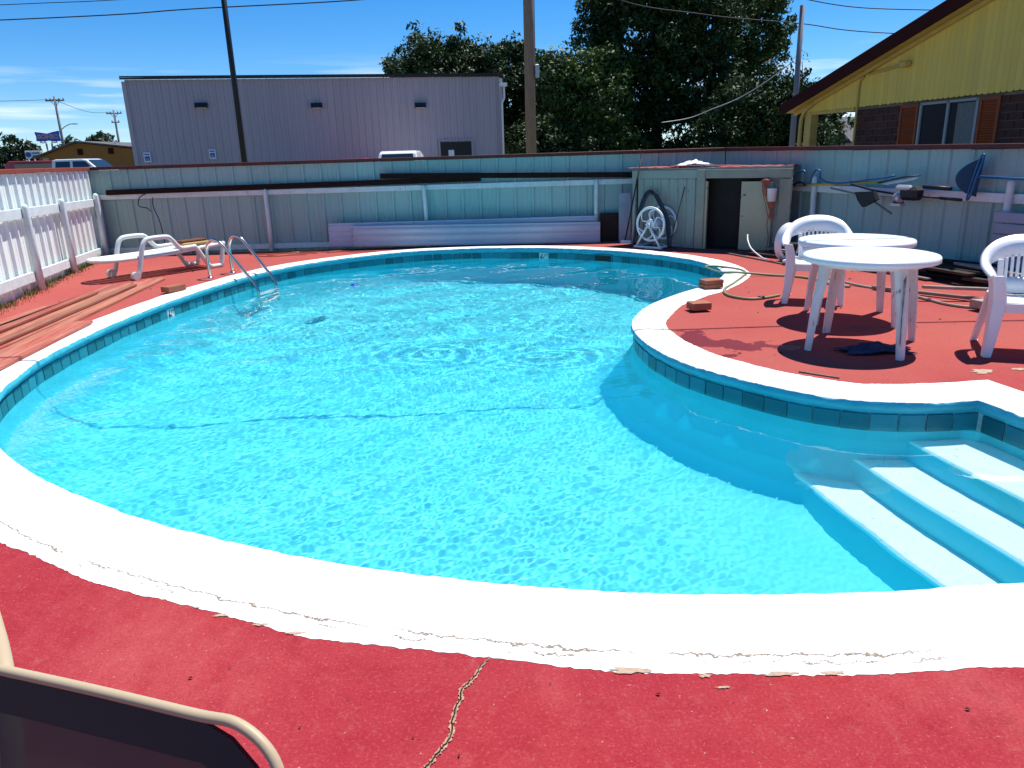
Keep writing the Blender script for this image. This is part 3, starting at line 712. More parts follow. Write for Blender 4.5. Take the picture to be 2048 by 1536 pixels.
tp = pole(13.0, 40.5, 3.0, .05, .04, M_GREYP, 'meter_post', 'thin grey post standing among the trees below the sagging cable')
MB().box((0, 0, 2.95), (.5, .06, .06)).build('crossarm', M_GREYP, tp)
# the drop wire over the pool whose shadow crosses the water
dw = []
for i in range(41):
    x = -9 + i * .5; dw.append((x, 7.09 + .04 * x, 3.4 + .0445 * (x - 2) ** 2))
tag(MB().tube(dw, .016, n=6).build('service_cable', M_WIRE), 'black service cable sagging above the pool between house and pole', 'cable')

# far poles, sign, shop, trucks
def far_pole(x, y, h, label, lamp=False, arms=(1,)):
    t = pole(x, y, h, .17, .12, M_GREYP, 'utility_pole', label)
    for i, a in enumerate(arms):
        z = h - .45 - i * 1.15; c = MB().box((0, 0, z), (2.1 if i == 0 else 1.1, .12, .14)).build('crossarm', M_GREYP, t)
        for x_ in ((-.95, -.5, .5, .95) if i == 0 else (-.45, .45)): MB().lathe([(0, 0), (.07, .02), (.06, .2), (0, .22)], (x_, 0, z + .06), 8).build('insulator', M_GREYP, c)
        if i == 0:
            for s in (-1, 1): MB().beam((s * .55, 0, z), (0, 0, z - .6), .05, .05).build('brace', M_GREYP, c)
    if lamp:
        a = MB().tube([(.1, 0, 5.7), (.6, 0, 6.05), (1.2, 0, 6.28), (1.7, 0, 6.3)], .05, n=6).build('lamp_arm', M_GALV, t)
        MB().box((1.75, 0, 6.28), (.65, .25, .12), bev=.04).build('lamp_head', M_GALV, a)
    return t
far_pole(-50.2, 90, 9.25, 'far utility pole with a street lamp beside the blue restaurant sign', True)
far_pole(-53.6, 110, 9.0, 'far utility pole with two crossarms near the grey building', False, (1, 1))
cable([(-53.9, 110, 8.7), (-52, 100, 8.2), (-50.4, 90, 8.95)], .025, 'far thin cable between the two far utility poles', 6)
cable([(-49.6, 90, 8.9), (-60, 80, 8.2), (-75, 70, 8.4)], .025, 'far thin cable leaving the lamp pole to the left', 6)
M_SBLUE = mat('restaurant_sign_blue', (.02, .10, .45), .4, var=.25, vscale=2)
M_RED = mat('sign_red', (.42, .015, .02), .45)
def text(name, body, size, m, parent, loc, rot, extr=.01, align='CENTER', sx=1.0, off_=0.0):
    c = bpy.data.curves.new(name, 'FONT'); c.body = body; c.size = size; c.align_x = align; c.align_y = 'CENTER'; c.extrude = extr; c.materials.append(m)
    c.offset = off_; tmp = bpy.data.objects.new(name, c); COL.objects.link(tmp); bpy.context.view_layer.update(); me = bpy.data.meshes.new_from_object(tmp.evaluated_get(bpy.context.evaluated_depsgraph_get())); bpy.data.objects.remove(tmp)
    me.name = name; o = bpy.data.objects.new(name, me); link(o, parent); o.location = loc; o.rotation_euler = rot; o.scale = (sx, 1, 1); return o
rs = empty('restaurant_sign', (-57.57, 100, 0), .35, 'blue bow-tie shaped sign with red lettering above the far trees', 'sign')
for x in (-.3, .3): MB().tube([(x, .1, -.2), (x, .1, 4.6)], .1).build('support', M_GALV, rs)
bd_ = MB().prism([(-1.3, 0, 5.98), (-.5, 0, 5.86), (0, 0, 5.76), (.5, 0, 5.92), (1.3, 0, 6.1), (1.38, 0, 6.02), (1.32, 0, 5.5), (1.42, 0, 4.85), (.6, 0, 4.82), (0, 0, 4.92), (-.6, 0, 4.82), (-1.32, 0, 4.88), (-1.26, 0, 5.4), (-1.36, 0, 5.9)], (0, 0, 0), (0, .25, 0)).build('sign_board', M_SBLUE, rs)
text('lettering_outline', 'SONIC', .66, M_WHITE, bd_, (0, -.02, 5.4), (math.pi / 2, 0, 0), .01, sx=1.12, off_=.03)
text('lettering', 'SONIC', .66, M_RED, bd_, (0, -.05, 5.4), (math.pi / 2, 0, 0), .01, sx=1.12)
for x in (-.62, .62): MB().lathe([(0, 0), (.28, -.02), (.38, -.10), (.36, -.22), (0, -.26)], (x, .1, 4.86), 14).build('reader_lamp', M_WHITE, rs)
ws = empty('shop_sign', (-50.85, 85, 0), .3, 'small white shop sign with a round blue emblem beside the orange building', 'sign')
MB().box((0, 0, 3.02), (1.5, .1, .78), bev=.02).build('sign_board', M_WHITE, ws); MB().tube([(0, .1, -.2), (0, .1, 2.7)], .08).build('support', M_GALV, ws)
MB().tube([(-.45, -.05, 3.02), (-.45, -.09, 3.02)], .27, n=18).build('emblem', M_BLUE, ws)
for z, w in ((3.17, .72), (2.9, .66)): MB().box((.27, -.06, z), (w, .02, .13)).build('text_line', M_BLUE, ws)
M_ORG = mat('ochre_wall', (.30, .13, .022), .7, var=.4, vscale=.8, var_col=(.22, .09, .018))
M_ROOFG = mat('grey_shingle', (.12, .12, .12), .85, var=.5, vscale=3)
ob = empty('ochre_shop', (-41.6, 70.4, 0), -.04, 'low ochre shop with a shallow gable beside the grey building', 'building')
MB().prism([(0, 0, 0), (11.5, 0, 0), (11.5, 0, 2.95), (8.4, 0, 3.0), (3.7, 0, 3.62), (2.6, 0, 3.35), (0, 0, 2.5)], (0, 0, 0), (0, 9, 0)).build('wall', M_ORG, ob)
rf = MB()
for a, b in (((-.5, 2.38), (3.7, 3.66)), ((3.7, 3.66), (8.6, 3.05)), ((8.6, 3.05), (11.8, 2.98))): rf.prism([(a[0], -.4, a[1] + .02), (b[0], -.4, b[1] + .02), (b[0], -.4, b[1] + .14), (a[0], -.4, a[1] + .14)], (0, 0, 0), (0, 9.8, 0))
rf = rf.build('roof', M_ROOFG, ob); MB().box((7.9, 2, 3.35), (.4, .4, .5), bev=.04).build('vent', M_DARK, rf); MB().tube([(6.0, 2, 3.2), (6.0, 2, 3.75), (5.75, 2, 3.8)], .06).build('vent_pipe', M_GALV, rf)
M_TAN = mat('tan_trim', (.42, .30, .20), .7)
MB().box((.6, -.06, 1.2), (.55, .1, 2.5)).build('pilaster', M_TAN, ob)
wq = MB().box((2.0, -.04, 1.5), (2.0, .08, 1.3)).build('window', M_TAN, ob); MB().box((2.0, -.09, 1.45), (1.8, .03, 1.05)).build('pane', M_GLASSD, wq)
for x in (3.8, 6.6): MB().box((x, -.05, 2.85), (.45, .08, .5)).build('gable_vent', M_BROWN, ob)

def vehicle_body(prof, w, tumble=.12):
    """prof: (x, z) side outline; cabin part narrows with height"""
    n = len(prof); zmax = max(z for x, z in prof); b = MB()
    def hw(z): return w / 2 - max(0, (z - zmax * .62) / (zmax * .38)) * tumble
    V = [(x, -hw(z), z) for x, z in prof] + [(x, hw(z), z) for x, z in prof]
    b.add(V, [tuple(range(n))[::-1], tuple(range(n, 2 * n))] + [(i, (i + 1) % n, n + (i + 1) % n, n + i) for i in range(n)])
    return b
M_CARW = mat('white_car_paint', (.78, .79, .80), .25, spec=.5, coat=.4)
M_CARR = mat('red_car_paint', (.38, .02, .02), .25, spec=.5, coat=.4)
M_TYRE = mat('black_rubber', (.02, .02, .02), .8); M_RIM = mat('alloy_rim', (.5, .5, .52), .3, metal=.7)
M_CARG = mat('car_glass', (.02, .035, .05), .05, spec=.7)
M_LAMP = mat('red_lamp', (.35, .01, .01), .3)
def wheels(root, xs, w, r=.38):
    for x in xs:
        for s in (-1, 1):
            o = MB().tube([(x, s * (w / 2 - .22), r), (x, s * (w / 2), r)], r, n=22).build('wheel', M_TYRE, root)
            MB().tube([(x, s * (w / 2 - .02), r), (x, s * (w / 2 + .012), r)], r * .6, n=16).build('rim', M_RIM, o)
def bevelled(o, wd=.06):
    m = o.modifiers.new('bevel', 'BEVEL'); m.width = wd; m.segments = 3; m.limit_method = 'ANGLE'; return o
tr = empty('pickup_truck', (-24.3, 45, 0), -.05, 'white crew cab pickup truck parked in front of the ochre shop', 'truck')
bevelled(vehicle_body([(-3.1, .5), (2.75, .5), (2.85, .95), (2.7, 1.2), (1.55, 1.33), (.88, 1.9), (.6, 1.97), (-.95, 1.97), (-1.15, 1.9), (-1.2, 1.32), (-3.1, 1.32)], 1.95).build('body', M_CARW, tr))
for sgn in (-1, 1):
    for pts in ([(-.98, 1.36), (-.1, 1.36), (-.1, 1.84), (-.92, 1.84)], [(.06, 1.36), (1.32, 1.36), (.78, 1.84), (.06, 1.84)]):
        def yy(z): return sgn * (.975 - max(0, (z - 1.22) / .75) * .12 + .012)
        V = [(x, yy(z), z) for x, z in pts]; MB().add(V + [(x, y - sgn * .01, z) for x, y, z in V], [(0, 1, 2, 3), (7, 6, 5, 4), (0, 4, 5, 1), (1, 5, 6, 2), (2, 6, 7, 3), (3, 7, 4, 0)]).build('side_window', M_CARG, tr)
    mr_ = MB().box((1.15, sgn * 1.08, 1.42), (.18, .2, .2), bev=.04).build('mirror', M_CARW, tr)
    MB().box((2.8, sgn * .75, 1.0), (.1, .3, .2), bev=.03).build('headlight', M_WHITE, tr); MB().box((-3.1, sgn * .85, 1.1), (.06, .15, .3), bev=.02).build('tail_light', M_LAMP, tr)
MB().prism([(1.53, -.82, 1.37), (.92, -.76, 1.89), (.92, .76, 1.89), (1.53, .82, 1.37)], (0, 0, 0), (.02, 0, .02)).build('windshield', M_CARG, tr)
wheels(tr, (-2.0, 1.85), 1.95)
sv = empty('parked_car', (-4.18, 32.4, 0), math.pi / 2, 'white car seen from behind over the back fence in front of the grey building', 'car')
bevelled(vehicle_body([(-2.2, .4), (2.2, .4), (2.25, .95), (1.0, 1.1), (.35, 1.66), (-.1, 1.75), (-1.6, 1.75), (-1.85, 1.68), (-2.1, 1.2), (-2.2, .8)], 1.8, .2).build('body', M_CARW, sv))
MB().prism([(-2.1, -.68, 1.24), (-1.9, -.6, 1.63), (-1.9, .6, 1.63), (-2.1, .68, 1.24)], (0, 0, 0), (-.02, 0, .01)).build('rear_window', M_CARG, sv)
for sgn in (-1, 1): MB().box((-2.12, sgn * .7, .92), (.08, .25, .2), bev=.02).build('tail_light', M_LAMP, sv); MB().box((.4, sgn * .95, 1.1), (.12, .16, .12), bev=.03).build('mirror', M_CARW, sv)
MB().prism([(.98, -.68, 1.06), (.4, -.6, 1.6), (.4, .6, 1.6), (.98, .68, 1.06)], (0, 0, 0), (.02, 0, .02)).build('windshield', M_CARG, sv)
wheels(sv, (-1.35, 1.4), 1.8, .34)
rc = empty('parked_car', (-6.05, 31.6, 0), math.pi / 2, 'red car whose roof just shows over the back fence', 'car')
bevelled(vehicle_body([(-2.2, .4), (2.2, .4), (2.25, .8), (1.0, .95), (.35, 1.44), (-.1, 1.52), (-1.2, 1.51), (-1.75, 1.2), (-2.15, 1.0), (-2.2, .8)], 1.75, .2).build('body', M_CARR, rc))
MB().prism([(-1.72, -.62, 1.24), (-1.25, -.55, 1.5), (-1.25, .55, 1.5), (-1.72, .62, 1.24)], (0, 0, 0), (-.02, 0, .01)).build('rear_window', M_CARG, rc)
wheels(rc, (-1.35, 1.4), 1.75, .33)
r2 = empty('parked_car', (-27.6, 48, 0), .1, 'dark red van standing left of the white pickup', 'van')
bevelled(vehicle_body([(-2.4, .4), (2.2, .4), (2.3, 1.0), (1.3, 1.2), (.6, 1.95), (-2.2, 1.98), (-2.4, 1.8)], 1.9, .15).build('body', M_CARR, r2)); wheels(r2, (-1.5, 1.5), 1.9)
MB().box((-.7, -.94, 1.55), (2.2, .04, .5)).build('side_window', M_CARG, r2)
fh = empty('far_house', (25.6, 60, 0), -.15, 'far grey roofed house seen under the porch of the yellow house', 'house')
MB().box((0, 3, .8), (5, 6, 1.9)).build('wall', M_GREY, fh)
MB().prism([(-3.0, -.4, 1.6), (3.2, -.4, 1.6), (3.2, 3, 3.5), (-2.2, 3, 3.5)], (0, 0, 0), (0, .02, .12)).build('roof', M_ROOFG, fh)
MB().prism([(-1.4, -.9, 1.7), (.6, -.9, 1.7), (-.4, -.9, 2.75)], (0, 0, 0), (0, 2.6, 0)).build('dormer', M_DARK, fh)

# ------------------------------------------------------------------ trees
def leaf_material(name, c, c2):
    m = bpy.data.materials.new(name); N, L = nodes_of(m); N.clear()
    o = N.new('ShaderNodeOutputMaterial'); d = N.new('ShaderNodeBsdfPrincipled'); tl = N.new('ShaderNodeBsdfTranslucent'); mx = N.new('ShaderNodeMixShader'); mx.inputs[0].default_value = .12
    t = N.new('ShaderNodeTexCoord'); n = N.new('ShaderNodeTexNoise'); n.inputs['Scale'].default_value = .9; n.inputs['Detail'].default_value = 4; L.new(t.outputs['Object'], n.inputs['Vector'])
    r = N.new('ShaderNodeMapRange'); r.inputs['From Min'].default_value = .35; r.inputs['From Max'].default_value = .65; L.new(n.outputs['Fac'], r.inputs['Value'])
    mc = N.new('ShaderNodeMixRGB'); mc.inputs[1].default_value = (*c, 1); mc.inputs[2].default_value = (*c2, 1); L.new(r.outputs[0], mc.inputs[0])
    L.new(mc.outputs[0], d.inputs['Base Color']); L.new(mc.outputs[0], tl.inputs['Color']); d.inputs['Roughness'].default_value = .55; d.inputs['Specular IOR Level'].default_value = .25
    L.new(d.outputs[0], mx.inputs[1]); L.new(tl.outputs[0], mx.inputs[2]); L.new(mx.outputs[0], o.inputs['Surface']); return m
M_LEAF = leaf_material('dark_leaf', (.016, .038, .009), (.034, .068, .014)); M_LEAFB = leaf_material('bright_leaf', (.028, .064, .012), (.070, .115, .02)); M_LEAFD = leaf_material('far_leaf', (.035, .06, .025), (.03, .05, .02))
M_BARK = mat('bark', (.07, .055, .045), .9, var=.5, vscale=8, bump=.5, bscale=12)
def crown_mesh(blobs, nclump, per, size, seed, clump_r=.55):
    rg = np.random.RandomState(seed); V = []
    vol = np.array([b[3] * b[4] * b[5] for b in blobs]) ** .72; vol /= vol.sum(); C = []
    for b, f in zip(blobs, vol):
        k = max(3, int(nclump * f)); d = rg.normal(size=(k, 3)); d /= np.linalg.norm(d, axis=1)[:, None]
        r = rg.uniform(.45, 1.0, k) ** .5 * (1 + .16 * rg.normal(size=k)); C.append(np.array(b[:3]) + d * r[:, None] * np.array(b[3:6]))
    C = np.concatenate(C); n = len(C)
    cr_ = clump_r * rg.uniform(.5, 1.3, n)
    base = np.repeat(C, per, 0); rad = np.repeat(cr_, per); d = rg.normal(size=(n * per, 3)); d /= np.linalg.norm(d, axis=1)[:, None] + 1e-9
    P = base + d * (rad * rg.uniform(.2, 1, n * per) ** .6)[:, None] * np.array([1, 1, .72])
    m = len(P); nrm = d * .6 + rg.normal(size=(m, 3)) * .6 + np.array([0, 0, .5]); nrm /= np.linalg.norm(nrm, axis=1)[:, None]
    t = np.cross(nrm, rg.normal(size=(m, 3))); t /= np.linalg.norm(t, axis=1)[:, None] + 1e-9; t[:, 2] -= .25; b_ = np.cross(nrm, t)
    s = size * rg.uniform(.6, 1.35, m)[:, None]
    V = np.stack([P - t * s, P + b_ * s * .42 + nrm * s * .1, P + t * s, P - b_ * s * .42 + nrm * s * .1], 1).reshape(-1, 3)
    F = np.arange(m * 4).reshape(m, 4); me = bpy.data.meshes.new('crown'); me.vertices.add(m * 4); me.vertices.foreach_set('co', V.astype(np.float32).ravel())
    me.loops.add(m * 4); me.loops.foreach_set('vertex_index', F.astype(np.int32).ravel()); me.polygons.add(m); me.polygons.foreach_set('loop_start', (np.arange(m) * 4).astype(np.int32)); me.update(calc_edges=True)
    return me, C
def tree(name, label, loc, blobs, nclump, per, size, material, seed, trunk=.25, clump_r=.55, group='trees beyond the fences'):
    t = empty(name, loc, 0, label, 'tree', group); me, C = crown_mesh(blobs, nclump, per, size, seed, clump_r); me.materials.append(material); me.name = 'crown'
    link(bpy.data.objects.new('crown', me), t)
    rg = random.Random(seed); b = MB(); top = max(q[2] for q in blobs)
    b.tube(spline([(0, 0, -.2), (rg.uniform(-.1, .1), 0, top * .3), (rg.uniform(-.3, .3), rg.uniform(-.2, .2), top * .6), (rg.uniform(-.4, .4), 0, top * .95)], 4), [trunk * (1 - .065 * i) for i in range(13)], n=8)
    for i in range(16):
        c = C[rg.randrange(len(C))]; z0 = top * rg.uniform(.25, .6); b.tube(spline([(0, 0, z0), (c[0] * .4, c[1] * .4, lerp(z0, c[2], .5)), tuple(c)], 4), [trunk * .4 * (1 - .1 * k) for k in range(9)], n=5)
    b.build('trunk', M_BARK, t); return t
tree('shade_tree', 'rounded dark tree rising behind the right half of the grey building', (-4, 50, 0), [(0, 0, 5.6, 3.3, 3, 2.9), (-1.9, .5, 5.6, 1.6, 2, 2.0), (2.0, 0, 6.0, 1.7, 2, 2.0), (.3, 0, 7.0, 2.2, 2, 1.4)], 760, 46, .13, M_LEAF, 1)
tree('shade_tree', 'dark tree directly behind the brown utility pole', (.4, 48, 0), [(0, 0, 5.2, 2.4, 2.4, 2.6), (.2, 0, 6.9, 1.3, 1.3, 1.0), (1.8, 0, 4.8, 1.6, 2, 2), (-1, 0, 3.0, 2, 2, 2), (.8, -1, 2.2, 3.0, 2, 2.0)], 660, 46, .13, M_LEAF, 2)
tree('shade_tree', 'bright green bushy tree right of the brown utility pole', (4.2, 42, 0), [(0, 0, 4.0, 2.3, 2, 2.3), (-.6, -.4, 5.2, 1.3, 1.2, 1.1), (1.0, -.8, 3.6, 1.3, 1.2, 1.3), (-1.4, -.5, 2.6, 1.3, 1.3, 1.7), (0, 0, 1.6, 3, 2, 1.5), (-1.5, .6, 5.2, 1.2, 1, 1.3), (1.2, .8, 5.4, 1.5, 1, 1.3)], 820, 46, .12, M_LEAFB, 3)
tree('shade_tree', 'tallest broad dark tree rising out of the top of the picture', (8.7, 45, 0), [(-.6, 0, 7.6, 3.6, 3, 3.2), (-2.8, -.5, 8.6, 1.6, 1.6, 1.5), (2.0, 0, 8.0, 2.6, 2.4, 2.6), (.6, 0, 5.0, 4.0, 3, 2.4), (-.3, 0, 10.2, 2.6, 2.4, 1.8), (1, 0, 2.6, 4.4, 2.5, 2)], 1500, 48, .135, M_LEAF, 4, .4)
tree('shade_tree', 'airy tree with gaps in its crown left of the grey pole', (14.2, 47, 0), [(.2, 0, 8.0, 2.2, 2, 2.0), (1.2, 0, 6.6, 1.3, 1.3, 1.6), (-1.2, 0, 6.2, 1.5, 1.5, 1.8), (0.4, 0, 9.4, 1.8, 1.6, 1.0), (-.6, 0, 3.8, 2.4, 2, 2.0)], 420, 44, .13, M_LEAFB, 5)
tree('shade_tree', 'low spreading dark tree between the tall tree and the yellow house', (13.2, 40, 0), [(0, 0, 3.0, 2.5, 2, 1.9), (1.4, .2, 3.4, 1.5, 1.5, 1.4), (-1.6, 0, 2.2, 2, 1.6, 1.9), (.6, 0, 1.4, 2.8, 2, 1.5)], 620, 46, .115, M_LEAF, 6)
tree('shade_tree', 'dark leafy tree seen under the porch roof of the yellow house', (20.5, 52, 0), [(0, 0, 2.8, 1.8, 2, 1.7), (-1.5, 0, 2.2, 1.5, 2, 1.6)], 170, 36, .17, M_LEAF, 7)
tree('shade_tree', 'low dark understorey tree at the right end of the grey building', (1.6, 39.6, 0), [(0, 0, 1.8, 1.4, 1.2, 1.5), (1.6, 0, 1.2, 1.4, 1, 1.2)], 160, 40, .12, M_LEAF, 8, .1)
for i, (x, y, h, w, lab) in enumerate([(-88, 132, 6.6, 6, 'far dark tree at the left edge of the picture'), (-80, 130, 6.3, 5.5, 'far dark tree left of the blue restaurant sign'), (-73, 134, 6.6, 5, 'far dark tree behind the blue restaurant sign'), (-66, 130, 7.1, 4, 'far dark tree right behind the far lamp pole'), (-61, 136, 6.5, 4, 'far dark tree above the left slope of the ochre shop'), (-56.5, 134, 6.1, 3.4, 'far dark tree above the ridge of the ochre shop')]):
    tree('far_tree', lab, (x, y, 0), [(0, 0, h * .55, w * .6, w * .5, h * .45), (w * .3, 0, h * .45, w * .4, w * .4, h * .38), (-w * .35, 0, h * .4, w * .4, w * .4, h * .38)], 110, 22, .42, M_LEAFD, 20 + i, .3, 1.0, 'far trees on the horizon')
# ------------------------------------------------------------------ pump shed in the corner
M_SHED = mat('greenish_shed_steel', (.34, .35, .29), .5, spec=.3, var=.5, vscale=1.5, var_col=(.27, .30, .28), speck=(.16, .15, .12), speck_scale=30, speck_thr=.70, objvar=.05)
M_SHEDT = mat('beige_shed_trim', (.33, .30, .23), .6, var=.4, vscale=3, objvar=.05)
M_DOOR = mat('cream_door_panel', (.46, .42, .26), .6, var=.6, vscale=3, var_col=(.34, .33, .24), speck=(.14, .12, .10), speck_scale=14, speck_thr=.70)
M_SCREW = mat('dark_screw', (.05, .05, .05), .5)
M_REDSH = mat('red_roof_sheet', (.42, .05, .04), .55, var=.5, vscale=4, var_col=(.30, .05, .04), objvar=.12)
SF = Vector((2.93, 11.62, 0)); FRC = Vector((4.02, 10.85, 0)); BLC = Vector((2.05, 12.53, 0)); BRC = BLC + FRC - SF
fd = FRC - SF; fL = fd.length; fz = math.atan2(fd.y, fd.x); sd_ = SF - BLC; sL = sd_.length; sz = math.atan2(sd_.y, sd_.x)
shed = empty('pump_shed', SF, fz, 'small flat roofed metal pump shed with an open doorway in the fence corner', 'shed')
def to_shed(p): return Matrix.Rotation(-fz, 3, 'Z') @ (Vector(p) - SF)
SH = 1.17
# left wall panels stand along BLC->SF
a0 = to_shed(BLC); ang = math.atan2(-a0.y, -a0.x); pwid = sL / 2
pm = ribbed(pwid, SH - .14, [.05, .05 + pwid / 4, .05 + pwid / 2, .05 + 3 * pwid / 4], depth=.02, rw=.05).mesh('wall_panel', M_SHED)
for i in range(2):
    p = a0.lerp(Vector((0, 0, 0)), i / 2); share('wall_panel', pm, shed, (p.x, p.y, .0), (0, 0, ang))
b = MB().beam(a0 + Vector((0, 0, SH - .07)), Vector((-.03, .03, SH - .07)), .05, .13, bev=.004).build('header', M_SHED, shed)
MB().beam((.09, 0, 0), (.09, 0, SH - .005), .16, .06, up=(0, 1, 0), bev=.004)
MB().box((.005, -.005, SH / 2), (.13, .07, SH), bev=.006).build('corner_trim', M_SHEDT, shed)
MB().box((fL / 2 + .03, -.002, SH - .065), (fL - .08, .05, .125), bev=.004).build('header', M_SHEDT, shed)
MB().box((fL - .09, 0, SH / 2 - .07), (.17, .05, SH - .14), bev=.004).build('corner_trim', M_SHEDT, shed)
MB().box((.085, .012, .5), (.04, .05, 1.0)).build('door_jamb', M_DOOR, shed)
dl = MB().box((.835, .035, .5), (.46, .03, .985), bev=.004).build('door', M_DOOR, shed)
MB().tube([(.66, .01, .80), (.66, -.005, .80)], .014, n=8).build('latch', M_SCREW, dl); MB().tube([(.645, .01, .5), (.645, -.003, .5)], .01, n=8).build('latch', M_SCREW, dl)
e0 = to_shed(FRC); e1 = to_shed(BRC); MB().beam(e0 + Vector((-.02, .04, SH / 2)), e1 + Vector((0, 0, SH / 2)), .03, SH - .02).build('side_wall', M_SHED, shed)
MB().beam(a0 + Vector((.04, .04, SH / 2)), e1 + Vector((0, 0, SH / 2)), .03, SH - .03).build('rear_wall', M_SHED, shed)
MB().prism([to_shed(p) + Vector((0, 0, SH + .002)) for p in (BLC, SF, FRC, BRC)], (0, 0, 0), (0, 0, .025)).build('roof_deck', M_SHEDT, shed)
M_INNER = mat('painted_shade_lining', (.018, .014, .011), .9, var=.5, vscale=6)  # near-black lining added so the shed interior reads as deep shade
MB().beam(a0 + Vector((.09, .02, SH / 2 - .01)), Vector((.05, .06, SH / 2 - .01)), .02, SH - .04).build('shade_lining', M_INNER, shed)
MB().beam(a0 + Vector((.08, -.01, SH / 2)), e1 + Vector((-.03, -.05, SH / 2)), .02, SH - .05).build('shade_lining', M_INNER, shed)
MB().beam(e0 + Vector((-.06, .06, SH / 2)), e1 + Vector((-.04, -.06, SH / 2)), .02, SH - .05).build('shade_lining', M_INNER, shed)
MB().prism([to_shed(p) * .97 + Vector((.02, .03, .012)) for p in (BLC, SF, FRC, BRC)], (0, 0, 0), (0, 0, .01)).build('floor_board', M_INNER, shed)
br_ = MB().lathe([(0, .62), (.15, .62), (.16, .58), (.155, .42), (.165, .40), (.155, .38), (.155, .22), (.165, .2), (.155, .18), (.16, .02), (0, .02)], (.42, .62, .02), 24).build('chlorine_barrel', mat('blue_barrel', (.03, .12, .30), .5), shed)
MB().box((.75, .5, .2), (.3, .3, .3), bev=.04).tube([(.6, .4, .3), (.45, .3, .3), (.4, .3, .05)], .03).build('pump', mat('pump_grey', (.12, .12, .12), .5), shed)
sc_m = MB().lathe([(0, .004), (.008, .003), (.009, 0)], n=8).mesh('screw', M_SCREW)
for i in range(4): 
    p = a0.lerp(Vector((0, 0, 0)), .38 + .15 * i) + Vector((-.0, -.0, .86)); nn = Vector((math.sin(ang), -math.cos(ang), 0)); p += nn * .008
    share('screw', sc_m, shed, p, (math.pi / 2, 0, ang))
def red_sheet(pts, z, label, tilt=0):
    """corrugated sheet on four plan corners"""
    A, B, C_, D = [Vector(p) for p in pts]; n = 22; V = []; 
    for i in range(n + 1):
        t = i / n; w = .004 * math.sin(t * n * math.pi / 2)
        V += [A.lerp(B, t) + Vector((0, 0, z + w)), D.lerp(C_, t) + Vector((0, 0, z + w + tilt))]
    V += [v + Vector((0, 0, -.006)) for v in V]; m = 2 * (n + 1)
    F = [(2 * i, 2 * i + 2, 2 * i + 3, 2 * i + 1) for i in range(n)] + [(m + 2 * i, m + 2 * i + 1, m + 2 * i + 3, m + 2 * i + 2) for i in range(n)] + [(2 * i, m + 2 * i, m + 2 * i + 2, 2 * i + 2) for i in range(n)] + [(2 * i + 1, 2 * i + 3, m + 2 * i + 3, m + 2 * i + 1) for i in range(n)]
    return tag(MB().add(V, F).build('roofing_sheet', M_REDSH), label, 'roofing sheet', 'red sheets on the shed roof')
red_sheet([(1.92, 12.55, 0), (2.62, 11.84, 0), (3.1, 12.3, 0), (2.5, 12.9, 0)], SH + .036, 'red corrugated sheet overhanging the left end of the shed roof', .0)
red_sheet([(2.5, 12.0, 0), (3.0, 11.62, 0), (3.7, 12.2, 0), (3.2, 12.8, 0)], SH + .052, 'red corrugated sheet under the white cloth on the shed roof', -.015)
red_sheet([(3.1, 11.56, 0), (3.98, 10.95, 0), (4.35, 11.45, 0), (3.5, 12.2, 0)], SH + .034, 'red corrugated sheet above the shed doorway', .0)
M_CLOTHW = mat('white_cloth', (.8, .8, .8), .9, var=.2, vscale=6)
def cloth(name, label, c, w, d, h, seed, m, cat):
    n = 22; V = []; F = []
    for i in range(n):
        for j in range(n):
            u, v = i / (n - 1) * 2 - 1, j / (n - 1) * 2 - 1; q = Vector((u * 2.2 + seed, v * 2.2, seed)); r = max(0, 1 - (u * u + v * v) ** .5 * .8)
            x = u * w / 2 * (1 + .45 * noise.noise(q)); y = v * d / 2 * (1 + .45 * noise.noise(q + Vector((5, 0, 0))))
            z = h * r * (.45 + .9 * abs(noise.noise(q * 1.7 + Vector((0, 9, 0))))) + .006 + .004 * (1 + noise.noise(q * 4)); V.append((c[0] + x, c[1] + y, c[2] + z))
    for i in range(n - 1):
        for j in range(n - 1): F.append((i * n + j, (i + 1) * n + j, (i + 1) * n + j + 1, i * n + j + 1))
    o = MB().add(V, F, True).build(name, m); s = o.modifiers.new('thick', 'SOLIDIFY'); s.thickness = .004; return tag(o, label, cat)
cloth('white_cloth', 'crumpled white cloth lying on top of the pump shed', (2.86, 11.83, SH + .058), .45, .3, .11, 3, M_CLOTHW, 'cloth')
# orange cord hung on the shed front, with the white box behind it
M_CORD = mat('orange_cord', (.42, .10, .05), .6, var=.4, vscale=20)
def shp(x, y, z): return Matrix.Translation(SF) @ Matrix.Rotation(fz, 4, 'Z') @ Vector((x, y, z))
cd = MB(); rg = random.Random(4)
for k in range(5):
    x0 = .93 + k * .016; lo = .52 + rg.uniform(-.06, .14); w = .05 + rg.uniform(0, .05); y = -.045 - k * .006
    cd.tube(spline([shp(x0, y, 1.03), shp(x0 - w * .3 + .03, y - .01, .85), shp(x0 + .03 + .08 * rg.random(), y, .68), shp(x0 + .10 + .03 * rg.random(), y, lo), shp(x0 + .13, y, lo + .03), shp(x0 + .12, y - .012, .72), shp(x0 + .05, y - .01, .9), shp(x0 + .02, y, 1.03)], 6), .006, n=6)
cd.tube([shp(.92, -.07, 1.0), shp(.98, -.09, 1.015), shp(1.06, -.07, 1.0)], .018, n=8)
cd.tube(spline([shp(1.06, -.05, .55), shp(1.03, -.05, .4), shp(1.06, -.045, .2), shp(1.05, -.07, .02)], 6), .0075, n=6)
tag(cd.build('extension_cord', M_CORD), 'orange extension cord hanging in loops on the shed front', 'cord')
bk = empty('white_bucket', shp(1.08, -.075, .82), fz, 'small white bucket hanging behind the orange cord on the shed', 'bucket')
